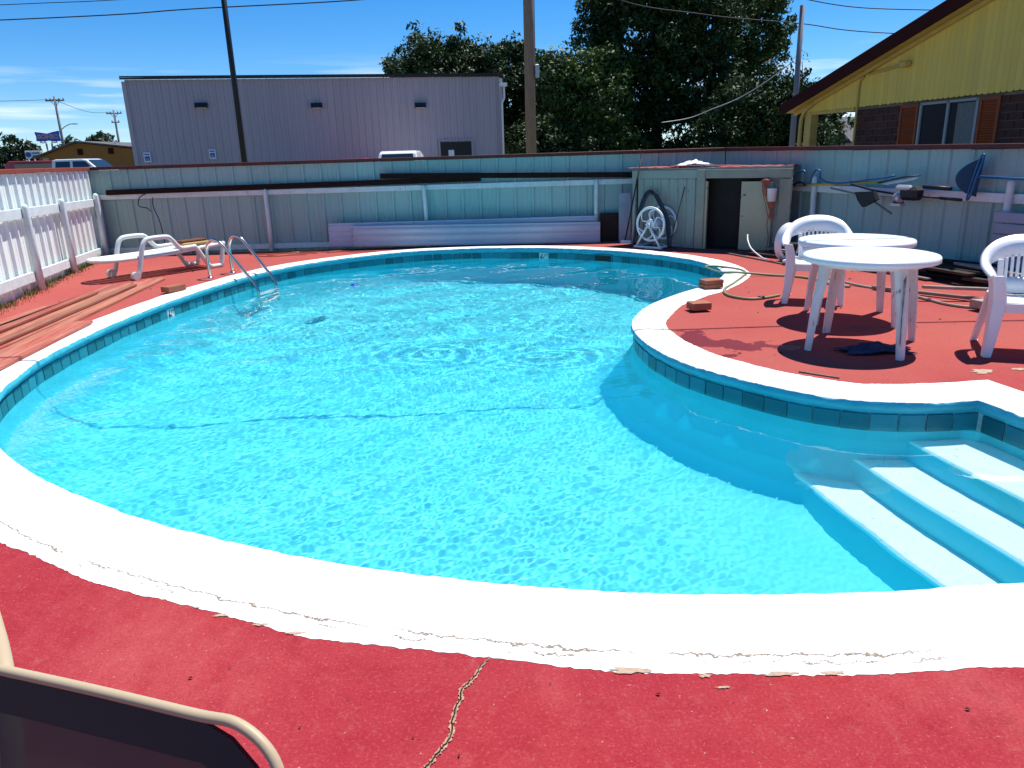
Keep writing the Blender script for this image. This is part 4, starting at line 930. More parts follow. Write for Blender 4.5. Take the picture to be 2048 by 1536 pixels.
MB().lathe([(0, -.1), (.055, -.1), (.07, .07), (.076, .08), (.066, .08), (.052, -.09), (0, -.09)], n=20).build('pail', M_WHITE, bk); MB().tube([(-.07, 0, .075), (-.04, 0, .15), (0, .02, .17), (.04, 0, .15), (.07, 0, .075)], .004, n=5).build('handle', M_GALV, bk)

# ------------------------------------------------------------------ things leaning at the shed's left wall and the back fence
M_PLW = mat('white_plastic', (.78, .79, .80), .35, spec=.5, var=.25, vscale=5, var_col=(.66, .66, .66))
M_PLD = mat('dark_hose_vinyl', (.035, .04, .055), .45)
reel = empty('hose_reel', (2.33, 11.93, 0), math.atan2(-.72, .70), 'white plastic hose reel with two spoked wheels beside the shed', 'hose reel')
def ring(c, r, tr, n=40, axis='Y'): return [(c[0] + r * math.cos(2 * math.pi * k / n), c[1], c[2] + r * math.sin(2 * math.pi * k / n)) for k in range(n)]
for y in (-.15, .17):
    w = MB().tube(ring((0, y, .37), .25, 0), .02, n=8, closed=True).build('wheel', M_PLW, reel)
    sp_ = MB()
    for k in range(6):
        a = k * math.pi / 3 + .2; P = []
        for q in range(11):
            t = q / 10; rr = .05 + .19 * t; aa = a + .55 * math.sin(t * math.pi); P.append((rr * math.cos(aa), y, .37 + rr * math.sin(aa)))
        sp_.tube(P, .011, n=6)
    sp_.tube(ring((0, y, .37), .055, 0, 16), .02, n=6, closed=True).build('spokes', M_PLW, w)
MB().tube([(0, -.17, .37), (0, .19, .37)], .07, n=16).build('drum', M_PLW, reel)
for y in (-.21, .23):
    MB().tube([(-.22, y, .03), (0, y, .38)], .017, n=8).tube([(.22, y, .03), (0, y, .38)], .017, n=8).tube([(-.26, y, .02), (.26, y, .02)], .02, n=8).build('stand', M_PLW, reel)
MB().tube([(-.22, -.21, .03), (-.22, .23, .03)], .017, n=8).tube([(.22, -.21, .03), (.22, .23, .03)], .017, n=8).build('cross_brace', M_PLW, reel)
MB().tube([(0, -.22, .37), (0, -.27, .37), (.10, -.27, .45), (.10, -.33, .45)], .012, n=6).build('crank', M_PLW, reel)
def wallp(s, z, o=.05):
    """point on the shed's left wall: s metres from its far end, o metres out from it"""
    d = (SF - BLC).normalized(); n = Vector((d.y, -d.x, 0)); n = n if n.y < 0 else -n
    return BLC + d * s + n * o + Vector((0, 0, z))
for k, (o, lab) in enumerate([(.06, 'dark vinyl vacuum hose bent over behind the hose reel, nearest the wall'), (.11, 'dark vinyl vacuum hose bent over behind the hose reel, outer one')]):
    s0 = .20 + .08 * k
    tag(MB().tube(spline([wallp(s0, .02, o + .16), wallp(s0 + .02, .45, o + .1), wallp(s0 + .10, .78, o + .03), wallp(s0 + .2, .85 - .04 * k, o), wallp(s0 + .33, .74, o + .03), wallp(s0 + .55, .42, o + .08), wallp(s0 + .66, .02, o + .16)], 8), .02, n=8).build('vacuum_hose', M_PLD), lab, 'hose')
br = empty('pool_brush', (0, 0, 0), 0, 'black pole with a white brush head leaning on the left end of the shed', 'pool brush')
P0, P1 = Vector((1.90, 12.30, .03)), Vector((2.15, 12.36, 1.34))
br.location = P0; MB().tube([(0, 0, .03), P1 - P0], .012, n=8).build('handle', M_DARK, br); MB().box((.02, -.01, .03), (.2, .06, .05), Matrix.Rotation(-.7, 3, 'Z'), bev=.015).build('brush_head', M_WHITE, br)
tag(MB().tube([wallp(.80, .01, .10), wallp(1.0, .92, .03)], .006, n=6).build('steel_rod', M_DARK), 'thin dark rod leaning on the shed wall beside its corner', 'rod')
M_LILAC = mat('faded_white_sheet', (.46, .47, .56), .5, var=.5, vscale=3, var_col=(.38, .39, .48), objvar=.08, speck=(.22, .20, .20), speck_scale=20, speck_thr=.70)
def lean_sheet(xa, xb, z0, z1, y, lean, label, m, ridges=4, name='siding_sheet'):
    n = ridges; prof = []
    for i in range(n * 4 + 1):
        t = i / (n * 4); ph = i % 4; prof.append((t, .012 if ph in (1, 2) else 0))
    V = []
    for xx in (xa, xb):
        for t, dp in prof: V.append((xx, y - dp + lean * t, lerp(z0, z1, t)))
    k = len(prof); V += [(x, yy + .006, z) for x, yy, z in V]; F = []
    for i in range(k - 1): F += [(i, i + 1, k + i + 1, k + i), (2 * k + i, 3 * k + i, 3 * k + i + 1, 2 * k + i + 1)]
    F += [(0, k, 3 * k, 2 * k), (k - 1, 3 * k - 1, 4 * k - 1, 2 * k - 1)]
    for i in range(k - 1): F += [(i, 2 * k + i, 2 * k + i + 1, i + 1), (k + i, k + i + 1, 3 * k + i + 1, 3 * k + i)]
    return tag(MB().add(V, F).build(name, m), label, 'siding sheet', 'sheets leaning on the back fence')
lean_sheet(-3.02, 1.50, .05, .44, 13.0 - .13, .05, 'long faded white siding sheet leaning low on the back fence, rear of the two', M_LILAC, 4)
sf_ = lean_sheet(-2.6, 1.56, .02, .36, 12.94 - .13, .04, 'long faded white siding sheet leaning low on the back fence, front of the two', M_LILAC, 3); sf_.rotation_euler = (0, .012, 0)
tag(MB().box((1.76, 12.98, .24), (.36, .03, .47), Matrix.Rotation(-.06, 3, 'X'), bev=.004).build('board', mat('dark_brown_board', (.035, .016, .012), .8, var=.5, vscale=6)), 'dark brown board leaning on the fence left of the shed', 'board')
tag(MB().box((1.98, 12.86, .4), (.2, .025, .8), Matrix.Rotation(-.08, 3, 'X'), bev=.004).build('board', mat('pale_blue_board', (.38, .44, .52), .6, var=.4, vscale=5)), 'upright pale blue board leaning between fence and shed', 'board')
M_BEAM = mat('dark_stained_timber', (.025, .013, .011), .85, spec=.08, var=.6, vscale=5, var_col=(.02, .012, .01), stretch=(.6, 6, 6), bump=.3, bscale=20)
tag(MB().beam((-6.75, 13.115, 1.045), (-.42, 13.05, 1.095), .045, .085, bev=.004).build('timber_beam', M_BEAM), 'long dark timber lying on the fence rail, lower and left one', 'timber', 'dark timbers on the fence rail')
tag(MB().beam((-2.1, 13.03, 1.185), (2.2, 12.98, 1.085), .045, .085, bev=.004).build('timber_beam', M_BEAM), 'dark timber resting on the other one and reaching the shed', 'timber', 'dark timbers on the fence rail')
wc = MB().tube(spline([(-6.02, 13.0, 1.02), (-6.15, 12.99, .95), (-6.18, 12.99, .82), (-6.05, 12.99, .78), (-5.99, 12.98, .72)], 6), .008, n=6).tube(spline([(-5.93, 13.0, .95), (-5.94, 12.99, .8), (-5.86, 12.98, .5), (-5.83, 12.97, .03)], 6), .008, n=6)
tag(wc.build('black_cord', M_WIRE), 'short black cord hanging from the back fence rail above the lounger', 'cord')

# ------------------------------------------------------------------ tools along the right fence
def rfp(s, z, o=.16):
    d = (Vector((*RB, 0)) - Vector((*RA, 0))).normalized(); n = Vector((d.y, -d.x, 0)); n = n if n.x < 0 else -n
    return Vector((*RA, 0)) + d * s + n * o + Vector((0, 0, z))
def rs_of(x, y): return along(RA, RB, (x, y))
M_YPOLE = mat('yellow_fibreglass', (.58, .42, .06), .4, var=.3, vscale=8); M_BPOLE = mat('blue_anodised_pole', (.03, .14, .30), .4, metal=.3, var=.3, vscale=10)
M_NET = mat('blue_net', (.012, .06, .12), .8, var=.5, vscale=40); M_SILV = mat('silver_casting', (.5, .5, .5), .4, metal=.5)
pp = empty('pole_saw', rfp(1.7, .9), 0, 'yellow pole saw with a pale blade resting along the fence rail', 'pole saw')
def loc(e, p): return Vector(p) - e.location
MB().tube([loc(pp, rfp(1.72, .90)), loc(pp, rfp(2.6, .955)), loc(pp, rfp(3.55, 1.0))], .016, n=8).build('shaft', M_YPOLE, pp)
bl = [rfp(3.5, .985), rfp(3.62, 1.0), rfp(4.1, 1.075), rfp(4.0, 1.03), rfp(3.6, .965)]
MB().prism([loc(pp, p) for p in bl], (0, 0, 0), loc(pp, rfp(3.5, .985, .165)) - loc(pp, rfp(3.5, .985))).build('blade', mat('pale_blade', (.55, .62, .66), .3, metal=.3), pp)
MB().tube([loc(pp, rfp(3.5, .99, .19)), loc(pp, rfp(3.9, 1.07, .19)), loc(pp, rfp(4.12, 1.09, .19))], .008, n=6).build('cutter_arm', M_DARK, pp)
MB().tube(spline([loc(pp, rfp(1.66, .93, .2)), loc(pp, rfp(1.76, .97, .2)), loc(pp, rfp(1.92, .93, .2)), loc(pp, rfp(2.1, .97, .2)), loc(pp, rfp(2.2, .92, .2))], 5), .011, n=6).build('pull_rope', M_DARK, pp)
bp_ = tag(MB().tube(spline([rfp(1.95, .98, .22), rfp(2.05, 1.1, .22), rfp(2.16, 1.13, .22), rfp(2.2, 1.1, .22)], 5), .014, n=7).tube(spline([rfp(2.3, .99, .2), rfp(2.36, 1.12, .2), rfp(2.46, 1.13, .2), rfp(2.5, 1.02, .2), rfp(2.8, .97, .2), rfp(3.4, 1.03, .2), rfp(3.75, 1.08, .2)], 5), .012, n=7).build('blue_pole_hook', M_BPOLE), 'thin blue pole with hooked handle lying on the fence rail', 'pole')
st = empty('string_trimmer', rfp(3.9, .9, .25), 0, 'string trimmer with black guard and silver engine hung on the fence rail', 'string trimmer')
MB().tube([loc(st, rfp(2.75, .91, .24)), loc(st, rfp(3.4, .83, .26)), loc(st, rfp(3.85, .64, .28))], .013, n=8).build('shaft', mat('green_grey_shaft', (.10, .16, .16), .5), st)
MB().tube([loc(st, rfp(3.1, .97, .24)), loc(st, rfp(3.5, .9, .25)), loc(st, rfp(4.0, .86, .26)), loc(st, rfp(4.55, .85, .27))], .013, n=8).build('shaft', M_DARK, st)
g0 = rfp(3.45, .82, .3); MB().prism([loc(st, rfp(3.3, .88, .3)), loc(st, rfp(3.6, .9, .3)), loc(st, rfp(3.66, .80, .3)), loc(st, rfp(3.45, .70, .3)), loc(st, rfp(3.36, .78, .3))], (0, 0, 0), loc(st, rfp(3.3, .88, .36)) - loc(st, rfp(3.3, .88, .3))).build('guard', M_DARK, st)
ec = loc(st, rfp(4.12, .89, .29)); en = MB().box(ec, (.17, .26, .16), Matrix.Rotation(.3, 3, 'Z'), bev=.04).build('engine', M_DARK, st)
MB().box(ec + Vector((-.07, .05, .06)), (.09, .22, .07), Matrix.Rotation(.3, 3, 'Z'), bev=.025).build('engine_cover', M_SILV, en); MB().tube([ec + Vector((-.1, .16, -.05)), ec + Vector((-.08, .06, -.06))], .05, n=10).build('muffler', M_SILV, en)
MB().box(ec + Vector((-.05, .2, -.14)), (.08, .16, .03), Matrix.Rotation(.3, 3, 'Z')).build('bracket', M_SILV, en); MB().box(ec + Vector((-.05, .18, -.09)), (.07, .13, .1), Matrix.Rotation(.3, 3, 'Z'), bev=.02).build('fuel_tank', M_DARK, en)
MB().tube([loc(st, rfp(4.25, .97, .26)), loc(st, rfp(4.62, .955, .26))], .022, n=8).tube([loc(st, rfp(4.5, .85, .27)), loc(st, rfp(4.78, .84, .27))], .017, n=8).build('grip', M_DARK, st)
nt_ = empty('leaf_net', rfp(4.85, 1.05, .2), 0, 'blue pool leaf net hooked over the fence rail', 'leaf net')
fr_ = [rfp(4.88, 1.29, .2), rfp(4.92, 1.3, .2), rfp(4.9, 1.1, .24), rfp(4.85, .88, .24), rfp(4.80, .86, .22), rfp(4.83, 1.1, .2)]
MB().tube(spline([loc(nt_, p) for p in fr_], 5, True), .011, n=6, closed=True).build('frame', M_BPOLE, nt_)
V = []; nn_ = 12
for i in range(nn_):
    t = i / (nn_ - 1); z = lerp(1.29, .87, t); bul = math.sin(t * math.pi) ** .6
    for j in range(8):
        u = j / 7; V.append(loc(nt_, rfp(4.90 - .04 * t - .27 * bul * math.sin(u * math.pi * .5) , z, .16 + .10 * bul * math.sin(u * math.pi))))
MB().add(V, [(i * 8 + j, i * 8 + j + 1, (i + 1) * 8 + j + 1, (i + 1) * 8 + j) for i in range(nn_ - 1) for j in range(7)], True).build('net_bag', M_NET, nt_)
MB().tube([loc(nt_, rfp(4.89, 1.09, .23)), loc(nt_, rfp(5.4, 1.07, .2)), loc(nt_, rfp(6.6, 1.04, .18))], .014, n=8).build('handle', M_BPOLE, nt_)
# siding sheets stacked against the fence at the right edge
M_SIDB = mat('blue_grey_siding', (.26, .33, .40), .5, var=.4, vscale=3, var_col=(.20, .27, .34), objvar=.08)
for k in range(5):
    z0 = .22 + .115 * k; o = .20
    tag(MB().beam(rfp(5.15 + .01 * (k % 2), z0, o + .012 * (k % 2)), rfp(7.6, z0 - .01, o + .012 * (k % 2)), .02, .108, bev=.006).build('siding_plank', M_SIDB), ['lowest', 'second lowest', 'middle', 'second highest', 'topmost'][k] + ' pale siding plank stacked against the fence at the right edge', 'siding plank', 'siding planks at the right edge')

# ------------------------------------------------------------------ loose lumber at the foot of the right fence
M_LUM = mat('old_dark_lumber', (.035, .025, .02), .9, spec=.1, var=.7, vscale=5, var_col=(.10, .085, .07), stretch=(.7, 7, 7), bump=.5, bscale=20, objvar=.4)
M_LUM2 = mat('bleached_lumber', (.34, .27, .22), .85, var=.7, vscale=5, var_col=(.15, .11, .09), stretch=(.7, 7, 7), bump=.5, bscale=20, objvar=.3)
def plank(c, L, w, h, rz, label, m, group, name='plank', tilt=0):
    R = Matrix.Rotation(rz, 3, 'Z') @ Matrix.Rotation(tilt, 3, 'Y'); b = MB().box((0, 0, 0), (L, w, h), bev=.004)
    o = b.build(name, m); o.location = c; o.rotation_euler = R.to_euler(); return tag(o, label, name, group)
rg = random.Random(12); fdir = math.atan2(RB[1] - RA[1], RB[0] - RA[0])
spots = []
for k in range(26):
    s = rg.uniform(2.6, 5.9); o = rg.uniform(.2, .95); lay = min(3, int(k / 8)); z = .025 + lay * .05
    L = rg.uniform(.7, 1.9); spots.append((s, o * (1 - lay * .15), z, L, rg.uniform(.06, .15), rg.uniform(.022, .045), fdir + rg.uniform(-.25, .25)))
for k, (s, o, z, L, w, h, rz) in enumerate(spots):
    p = rfp(s, z, o); plank((p.x, p.y, z), L, w, h, rz, 'old dark board in the heap of lumber along the right fence' if k % 5 else 'bleached grey board in the heap of lumber along the right fence', M_LUM if k % 5 else M_LUM2, 'boards heaped along the right fence', 'lumber_board')
plank((4.42, 6.62, .05), .55, .16, .07, .25, 'short bleached block at the near end of the lumber heap', M_LUM2, None, 'timber_block', .06)
plank((4.2, 7.25, .03), 1.3, .05, .03, -.9, 'thin pale lath lying in front of the lumber heap', M_LUM2, None, 'lath')
plank((4.55, 7.0, .11), 1.2, .04, .03, -.2, 'thin pale lath lying across the lumber heap', M_LUM2, None, 'lath', .04)
plank((4.75, 6.5, .02), .9, .05, .03, -1.1, 'thin pale lath near the right plastic chair', M_LUM2, None, 'lath')
for k, (x, y, L, a) in enumerate([(4.05, 10.05, .95, -.9), (4.12, 9.9, .8, -1.1), (3.95, 10.25, .7, -.75)]):
    plank((x, y, .03 + .07 * k), L, .16, .06, a, ['lowest', 'middle', 'topmost'][k] + ' dark timber in the small stack beside the shed door', M_LUM, 'timbers beside the shed door', 'timber_block')
tag(MB().tube([(3.15, 10.92, .012), (3.45, 10.0, .012), (3.72, 9.1, .012)], .012, n=6).build('metal_strip', mat('dull_strip', (.22, .17, .13), .6)), 'long thin dull strip lying on the red deck before the shed', 'strip')
co = MB()
for k in range(4):
    P = []
    for i in range(28):
        a = 2 * math.pi * i / 28; r = .21 + .012 * k; P.append((3.74 + r * .75 * math.cos(a), 10.0 + r * .6 * math.cos(a) * .4 + .03 * k, .23 + r * math.sin(a)))
    co.tube(P, .021, n=8, closed=True)
co.tube(spline([(3.78, 9.95, .03), (3.6, 9.8, .03), (3.55, 9.62, .05)], 6), .021, n=8)
tag(co.build('vacuum_hose', M_PLW), 'coil of white pool vacuum hose standing behind the left plastic chair', 'hose')
tag(MB().tube(spline([(3.40, 10.75, .28), (3.36, 10.6, .22), (3.37, 10.45, .12), (3.46, 10.25, .02), (3.5, 10.15, .012)], 6), .01, n=6).build('white_tube', M_PLW), 'thin white tube curving down beside the timber stack', 'tube')

# ------------------------------------------------------------------ garden hoses
M_GH = mat('green_garden_hose', (.20, .22, .10), .5, var=.5, vscale=8, var_col=(.30, .30, .20)); M_BH = mat('beige_garden_hose', (.36, .34, .26), .55, var=.4, vscale=8)
gh = [(2.75, 7.55), (2.55, 7.42), (2.38, 7.4), (2.25, 7.6), (2.3, 7.95), (2.52, 8.35), (2.74, 8.75), (2.87, 9.05), (2.86, 9.28), (2.67, 9.5), (2.52, 9.53), (2.49, 9.4), (2.58, 9.15), (2.73, 8.92), (3.12, 8.8), (3.38, 8.6), (3.55, 8.2), (3.62, 7.9)]
hz_ = [.013] * len(gh); hz_[8] = .02; hz_[9] = .03; hz_[10] = .032; hz_[11] = .032; hz_[3] = .016; hz_[13] = .04; hz_[6] = .018
hose = empty('garden_hose', (2.75, 7.55, 0), 0, 'green garden hose looping over the coping near the paver', 'hose')
MB().tube(spline([(x - 2.75, y - 7.55, z) for (x, y), z in zip(gh, hz_)], 8), .0135, n=8).build('hose_tube', M_GH, hose)
MB().tube([(-.2, -.131, .018), (-.26, -.14, .018)], .018, n=8).build('coupling', M_DARK, hose)
tag(MB().tube(spline([(3.62, 7.9, .014), (3.5, 8.1, .014), (3.55, 8.3, .04), (3.75, 7.95, .014), (3.95, 7.5, .014), (4.02, 7.1, .014), (4.06, 6.85, .014), (4.18, 6.68, .014), (4.36, 6.66, .014)], 8), .0135, n=8).build('garden_hose', M_BH), 'beige garden hose curving on the deck behind the tables', 'hose')

# ------------------------------------------------------------------ scalloped edging pavers
M_PAV = mat('terracotta_paver', (.36, .13, .07), .85, var=.5, vscale=14, var_col=(.24, .085, .05), bump=.6, bscale=50, objvar=.15)
def paver(x, y, rz, label, L=.24, w=.13, two=False):
    t = empty('edging_paver', (x, y, 0), rz, label, 'paver', 'terracotta pavers on the coping')
    P = [(-L / 2, -w / 2), (L / 2 - .05, -w / 2)]
    for k in range(3):
        yc = -w / 2 + w * (k + .5) / 3
        for q in range(7):
            a = -math.pi / 2 + math.pi * q / 6; P.append((L / 2 - .05 + .035 * math.cos(a), yc + w / 6 * math.sin(a)))
    P += [(L / 2 - .05, w / 2), (-L / 2, w / 2)]
    for k in range(2 if two else 1):
        h = .042 if two else .065; z = .019 + k * (h + .004); b = MB().prism([(px + .004 * k, py, z) for px, py in P], (0, 0, 0), (0, 0, h)).build('paver_block', M_PAV, t)
        bv = b.modifiers.new('bevel', 'BEVEL'); bv.width = .006; bv.segments = 2; bv.limit_method = 'ANGLE'
    return t
paver(-4.0, 8.95, math.atan2(.5, .25) , 'scalloped terracotta paver on the coping near the pool ladder', .28, .14)
paver(2.2, 8.08, .25, 'scalloped terracotta pavers stacked in two beside the green hose', .24, .16, True)
paver(1.77, 6.95, math.pi + .15, 'scalloped terracotta paver at the edge of the red deck by the wet patch', .21, .16)

# ------------------------------------------------------------------ red planks by the left coping
M_RPL = mat('worn_red_plank', (.34, .045, .03), .7, var=.9, vscale=4, var_col=(.44, .20, .13), stretch=(.5, 8, 8), bump=.4, bscale=15, objvar=.25)
M_RPL2 = mat('bare_red_plank', (.40, .18, .11), .8, var=.9, vscale=4, var_col=(.26, .06, .04), stretch=(.5, 8, 8), bump=.4, bscale=15, objvar=.2)
ends = [((-4.62, 9.98), (-4.10, 5.3)), ((-4.70, 9.9), (-4.24, 5.2)), ((-4.78, 9.7), (-4.37, 5.25)), ((-4.85, 9.62), (-4.50, 5.3)), ((-4.93, 9.45), (-4.63, 5.1)), ((-5.02, 9.5), (-4.76, 5.2)), ((-4.97, 8.9), (-4.89, 5.4)), ((-5.04, 8.1), (-5.02, 5.5)), ((-4.12, 7.12), (-3.86, 4.9)), ((-4.66, 9.3), (-4.31, 5.6)), ((-4.88, 8.8), (-4.58, 5.5))]
pl_lab = ['longest red plank, first in from the pool', 'long red plank, second in from the pool', 'long red plank, third in from the pool', 'long red plank, fourth in from the pool', 'long red plank, fifth in from the pool', 'long red plank, sixth in from the pool', 'red plank, seventh in from the pool', 'short red plank on the fence side of the plank row', 'red plank lying over the white coping edge', 'weathered plank on top of the row, pool side', 'weathered plank on top of the row, fence side']
for k, (a, b_) in enumerate(ends):
    a, b_ = Vector((*a, 0)), Vector((*b_, 0)); z = .016 if k < 8 else (.035 if k == 8 else .05); d = b_ - a; c = (a + b_) / 2
    w = .105 if k < 8 else .09
    plank((c.x, c.y, z), d.length, w if k != 8 else .2, .028, math.atan2(d.y, d.x), pl_lab[k] + ' at left', M_RPL if k % 3 else M_RPL2, 'red planks lying along the left coping', 'plank')

# ------------------------------------------------------------------ sun lounger
M_LNG = mat('aged_white_resin', (.66, .70, .68), .5, var=.5, vscale=5, var_col=(.54, .55, .52), speck=(.36, .30, .26), speck_scale=24, speck_thr=.70)
lg = empty('sun_lounger', (-5.45, 9.88, 0), math.atan2(.826, .565), 'old white plastic sun lounger with looped arms beside the fences', 'sun lounger')
def slat_y(s): return .27 * min(1, math.sqrt(max(.05, s / .16))) if s < .16 else .27
ts = .06
while ts < 1.82:
    zz = .285 + (.05 * max(0, (ts - .9)) ) ; hw = slat_y(ts); MB().box((ts, 0, zz), (.075, hw * 2 - .05, .022), Matrix.Rotation(-.05 if ts > .9 else 0, 3, 'Y'), bev=.006).build('slat', M_LNG, lg); ts += .093
for s_ in (-1, 1):
    P = [(.02, s_ * .10, .28), (.08, s_ * .2, .28), (.2, s_ * .26, .28), (.5, s_ * .27, .28), (.95, s_ * .27, .285), (1.4, s_ * .27, .31), (1.82, s_ * .27, .335)]
    MB().tube(spline(P, 5), .024, n=8).build('side_rail', M_LNG, lg)
    P = [(.43, s_ * .30, .045), (.47, s_ * .30, .12), (.55, s_ * .30, .40), (.60, s_ * .30, .49), (.68, s_ * .30, .52), (.90, s_ * .30, .52), (.98, s_ * .30, .49), (1.08, s_ * .295, .37), (1.15, s_ * .29, .34), (1.30, s_ * .29, .34), (1.36, s_ * .29, .32), (1.52, s_ * .29, .06), (1.57, s_ * .29, .03), (1.70, s_ * .29, .03), (1.74, s_ * .29, .06), (1.80, s_ * .28, .3), (1.83, s_ * .27, .345)]
    MB().tube(spline(P, 4), .032, n=9).build('arm_frame', M_LNG, lg)
    MB().tube([(.40, s_ * .30 - .035, .055), (.40, s_ * .30 + .035, .055)], .055, n=16).build('wheel', M_LNG, lg)
MB().tube([(.02, -.1, .28), (.0, 0, .28), (.02, .1, .28)], .024, n=8).build('foot_end', M_LNG, lg); MB().tube([(1.83, -.27, .335), (1.83, .27, .335)], .024, n=8).build('head_end', M_LNG, lg)
lp_ = Matrix.Translation(lg.location) @ Matrix.Rotation(lg.rotation_euler.z, 4, 'Z')
mt_ = empty('folded_mat', lp_ @ Vector((1.5, -.02, .335)), lg.rotation_euler.z, 'folded brown and tan mat lying on the head of the lounger', 'mat')
MB().box((0, 0, .028), (.46, .2, .04), bev=.012).build('lower_fold', mat('tan_mat', (.50, .30, .10), .8, var=.4, vscale=9), mt_); MB().box((-.02, .03, .066), (.44, .17, .034), Matrix.Rotation(.06, 3, 'Z'), bev=.012).build('upper_fold', mat('brown_mat', (.14, .05, .025), .85, var=.4, vscale=9), mt_)

# ------------------------------------------------------------------ pool ladder
M_STEEL = mat('polished_steel', (.62, .60, .56), .16, metal=1.0, var=.3, vscale=6, var_col=(.45, .40, .34))
lad = empty('pool_ladder', (-3.92, 10.27, 0), 0, 'stainless steel pool ladder with two bent handrails at the left side', 'pool ladder')
bs = [Vector((-3.99, 10.04, 0)), Vector((-3.85, 10.5, 0))]; inn = [Vector((-3.27, 9.74, 0)), Vector((-3.17, 10.2, 0))]
for bse, ind in zip(bs, inn):
    d = ind - bse; o = bse - lad.location
    P = [(0, .0), (0, .3), (.03, .42), (.13, .5), (.27, .49), (.40, .41), (.74, .12), (.90, -.01), (.985, -.12), (1, -.3), (1, -1.15)]
    MB().tube(spline([o + d * u + Vector((0, 0, z)) for u, z in P], 6), .021, n=12).build('handrail', M_STEEL, lad)
    MB().lathe([(0, .02), (.03, .02), (.045, .004), (.046, 0)], o, 18).build('escutcheon', M_STEEL, lad)
for z in (-.32, -.6, -.88): MB().beam(inn[0] - lad.location + Vector((0, 0, z)), inn[1] - lad.location + Vector((0, 0, z)), .09, .022, bev=.006).build('tread', M_LNG, lad)
tag(MB().lathe([(0, .012), (.035, .01), (.05, .0), (.051, -.008), (.042, -.015), (0, -.018)], (-2.1, 10.15, WATER), 24).build('pool_float', mat('blue_float', (.01, .05, .4), .4)), 'flat blue float drifting near the far left of the pool', 'float')
dn = empty('floor_drain', (-2.3, 10.5, floor_depth(-2.3, 10.5) + .012), 0, 'round dark drain grate on the deep pool floor', 'drain')
MB().lathe([(0, .02), (.09, .018), (.1, 0), (.1, -.03)], n=24).build('grate', mat('drain_grey', (.06, .52, .62), .6), dn)
# depth markers and skimmer mouth
M_INK = mat('black_marker_ink', (.012, .012, .012), .5)
for key, (q, n, a, o) in MARKS.items():
    o['label'] = 'white depth marker tile'
    text('depth_numeral', '6', .15, M_INK, o, (-.028, -.0085, 0), (math.pi / 2, 0, 0), .001); text('depth_unit', 'FT', .06, M_INK, o, (.04, -.0085, .03), (math.pi / 2, 0, 0), .001)
k = T_SKIM[0]; p, n = at_arc((k + 1) * CUM[-1] / nt); a = math.atan2(n.y, n.x) - math.pi / 2
sk = empty('skimmer', (p.x + n.x * .02, p.y + n.y * .02, -.155), a); sk.parent = pool
MB().box((0, -.012, .08), (.32, .02, .014)).box((0, -.012, -.08), (.32, .02, .014)).box((-.155, -.012, 0), (.014, .02, .15)).box((.155, -.012, 0), (.014, .02, .15)).build('skimmer_frame', M_TILE, sk)
MB().box((0, -.006, 0), (.296, .012, .146)).build('skimmer_mouth', M_DARK, sk)  # flat black plate, the opening's inner shade as colour

# ------------------------------------------------------------------ round resin tables
M_RES = mat('white_resin', (.77, .81, .82), .38, spec=.45, var=.25, vscale=4, var_col=(.70, .69, .68), speck=(.50, .46, .42), speck_scale=22, speck_thr=.73)
M_RESD = mat('stained_white_resin', (.76, .75, .74), .42, spec=.4, var=.6, vscale=5, var_col=(.55, .47, .42), speck=(.22, .19, .13), speck_scale=16, speck_thr=.66, stretch=(3, 3, .6))
def table(x, y, rz, label, feet_r=.445, R=.462, H=.69, seam=False):
    t = empty('round_table', (x, y, 0), rz, label, 'table', 'round plastic tables on the deck')
    MB().lathe([(0, H - .003), (R - .05, H - .002), (R - .025, H), (R - .008, H - .004), (R, H - .014), (R + .001, H - .045), (R - .008, H - .05), (R - .014, H - .046), (R - .02, H - .016), (0, H - .018)], n=72).build('table_top', M_RES, t)
    for k in range(4):
        a = k * math.pi / 2; c, s = math.cos(a), math.sin(a); V = []; nseg = 12
        for z, r, w, dpt in ((H - .02, .355, .062, .055), (H - .10, .365, .055, .05), (.35, feet_r - .035, .042, .04), (0, feet_r, .033, .03)):
            for q in range(nseg + 1):
                th = -math.pi * .5 + math.pi * q / nseg; V.append((c * (r - dpt * .4 + dpt * math.cos(th)) - s * w * math.sin(th), s * (r - dpt * .4 + dpt * math.cos(th)) + c * w * math.sin(th), z))
        m = nseg + 1; F = [(i * m + q, i * m + q + 1, (i + 1) * m + q + 1, (i + 1) * m + q) for i in range(3) for q in range(nseg)] + [(i * m + nseg, i * m, (i + 1) * m, (i + 1) * m + nseg) for i in range(3)]
        F.append(tuple(3 * m + q for q in range(m))); F.append(tuple(range(m))[::-1])
        lo = MB().add(V, F, True).build('leg', M_RESD, t)
        ed = lo.modifiers.new('split', 'EDGE_SPLIT'); ed.split_angle = math.radians(50)
    MB().lathe([(R - .09, H - .02), (R - .09, H - .075), (R - .1, H - .075), (R - .1, H - .02)], n=48).build('apron', M_RES, t)
    if seam: MB().box((0, 0, H + .0008), (2 * R - .06, .004, .0012)).build('seam', M_RESD, t)
    return t
t1 = table(2.645, 5.495, math.atan2(5.06 - 5.495, 2.73 - 2.645), 'nearest round white plastic table with a rust streaked leg')
t2 = table(2.965, 6.44, math.atan2(6.89 - 6.44, 2.74 - 2.965) + .05, 'round white plastic table behind the nearest one', seam=True)
M_STAIN = mat('brown_streak', (.10, .075, .03), .9, var=.8, vscale=18, var_col=(.45, .42, .38))
MB().prism([(.418, -.033, .56), (.43, -.02, .6), (.437, -.022, .3), (.458, -.024, .10), (.450, -.03, .12)], (0, 0, 0), (.002, -.002, 0)).build('rust_streak', M_STAIN, t1)
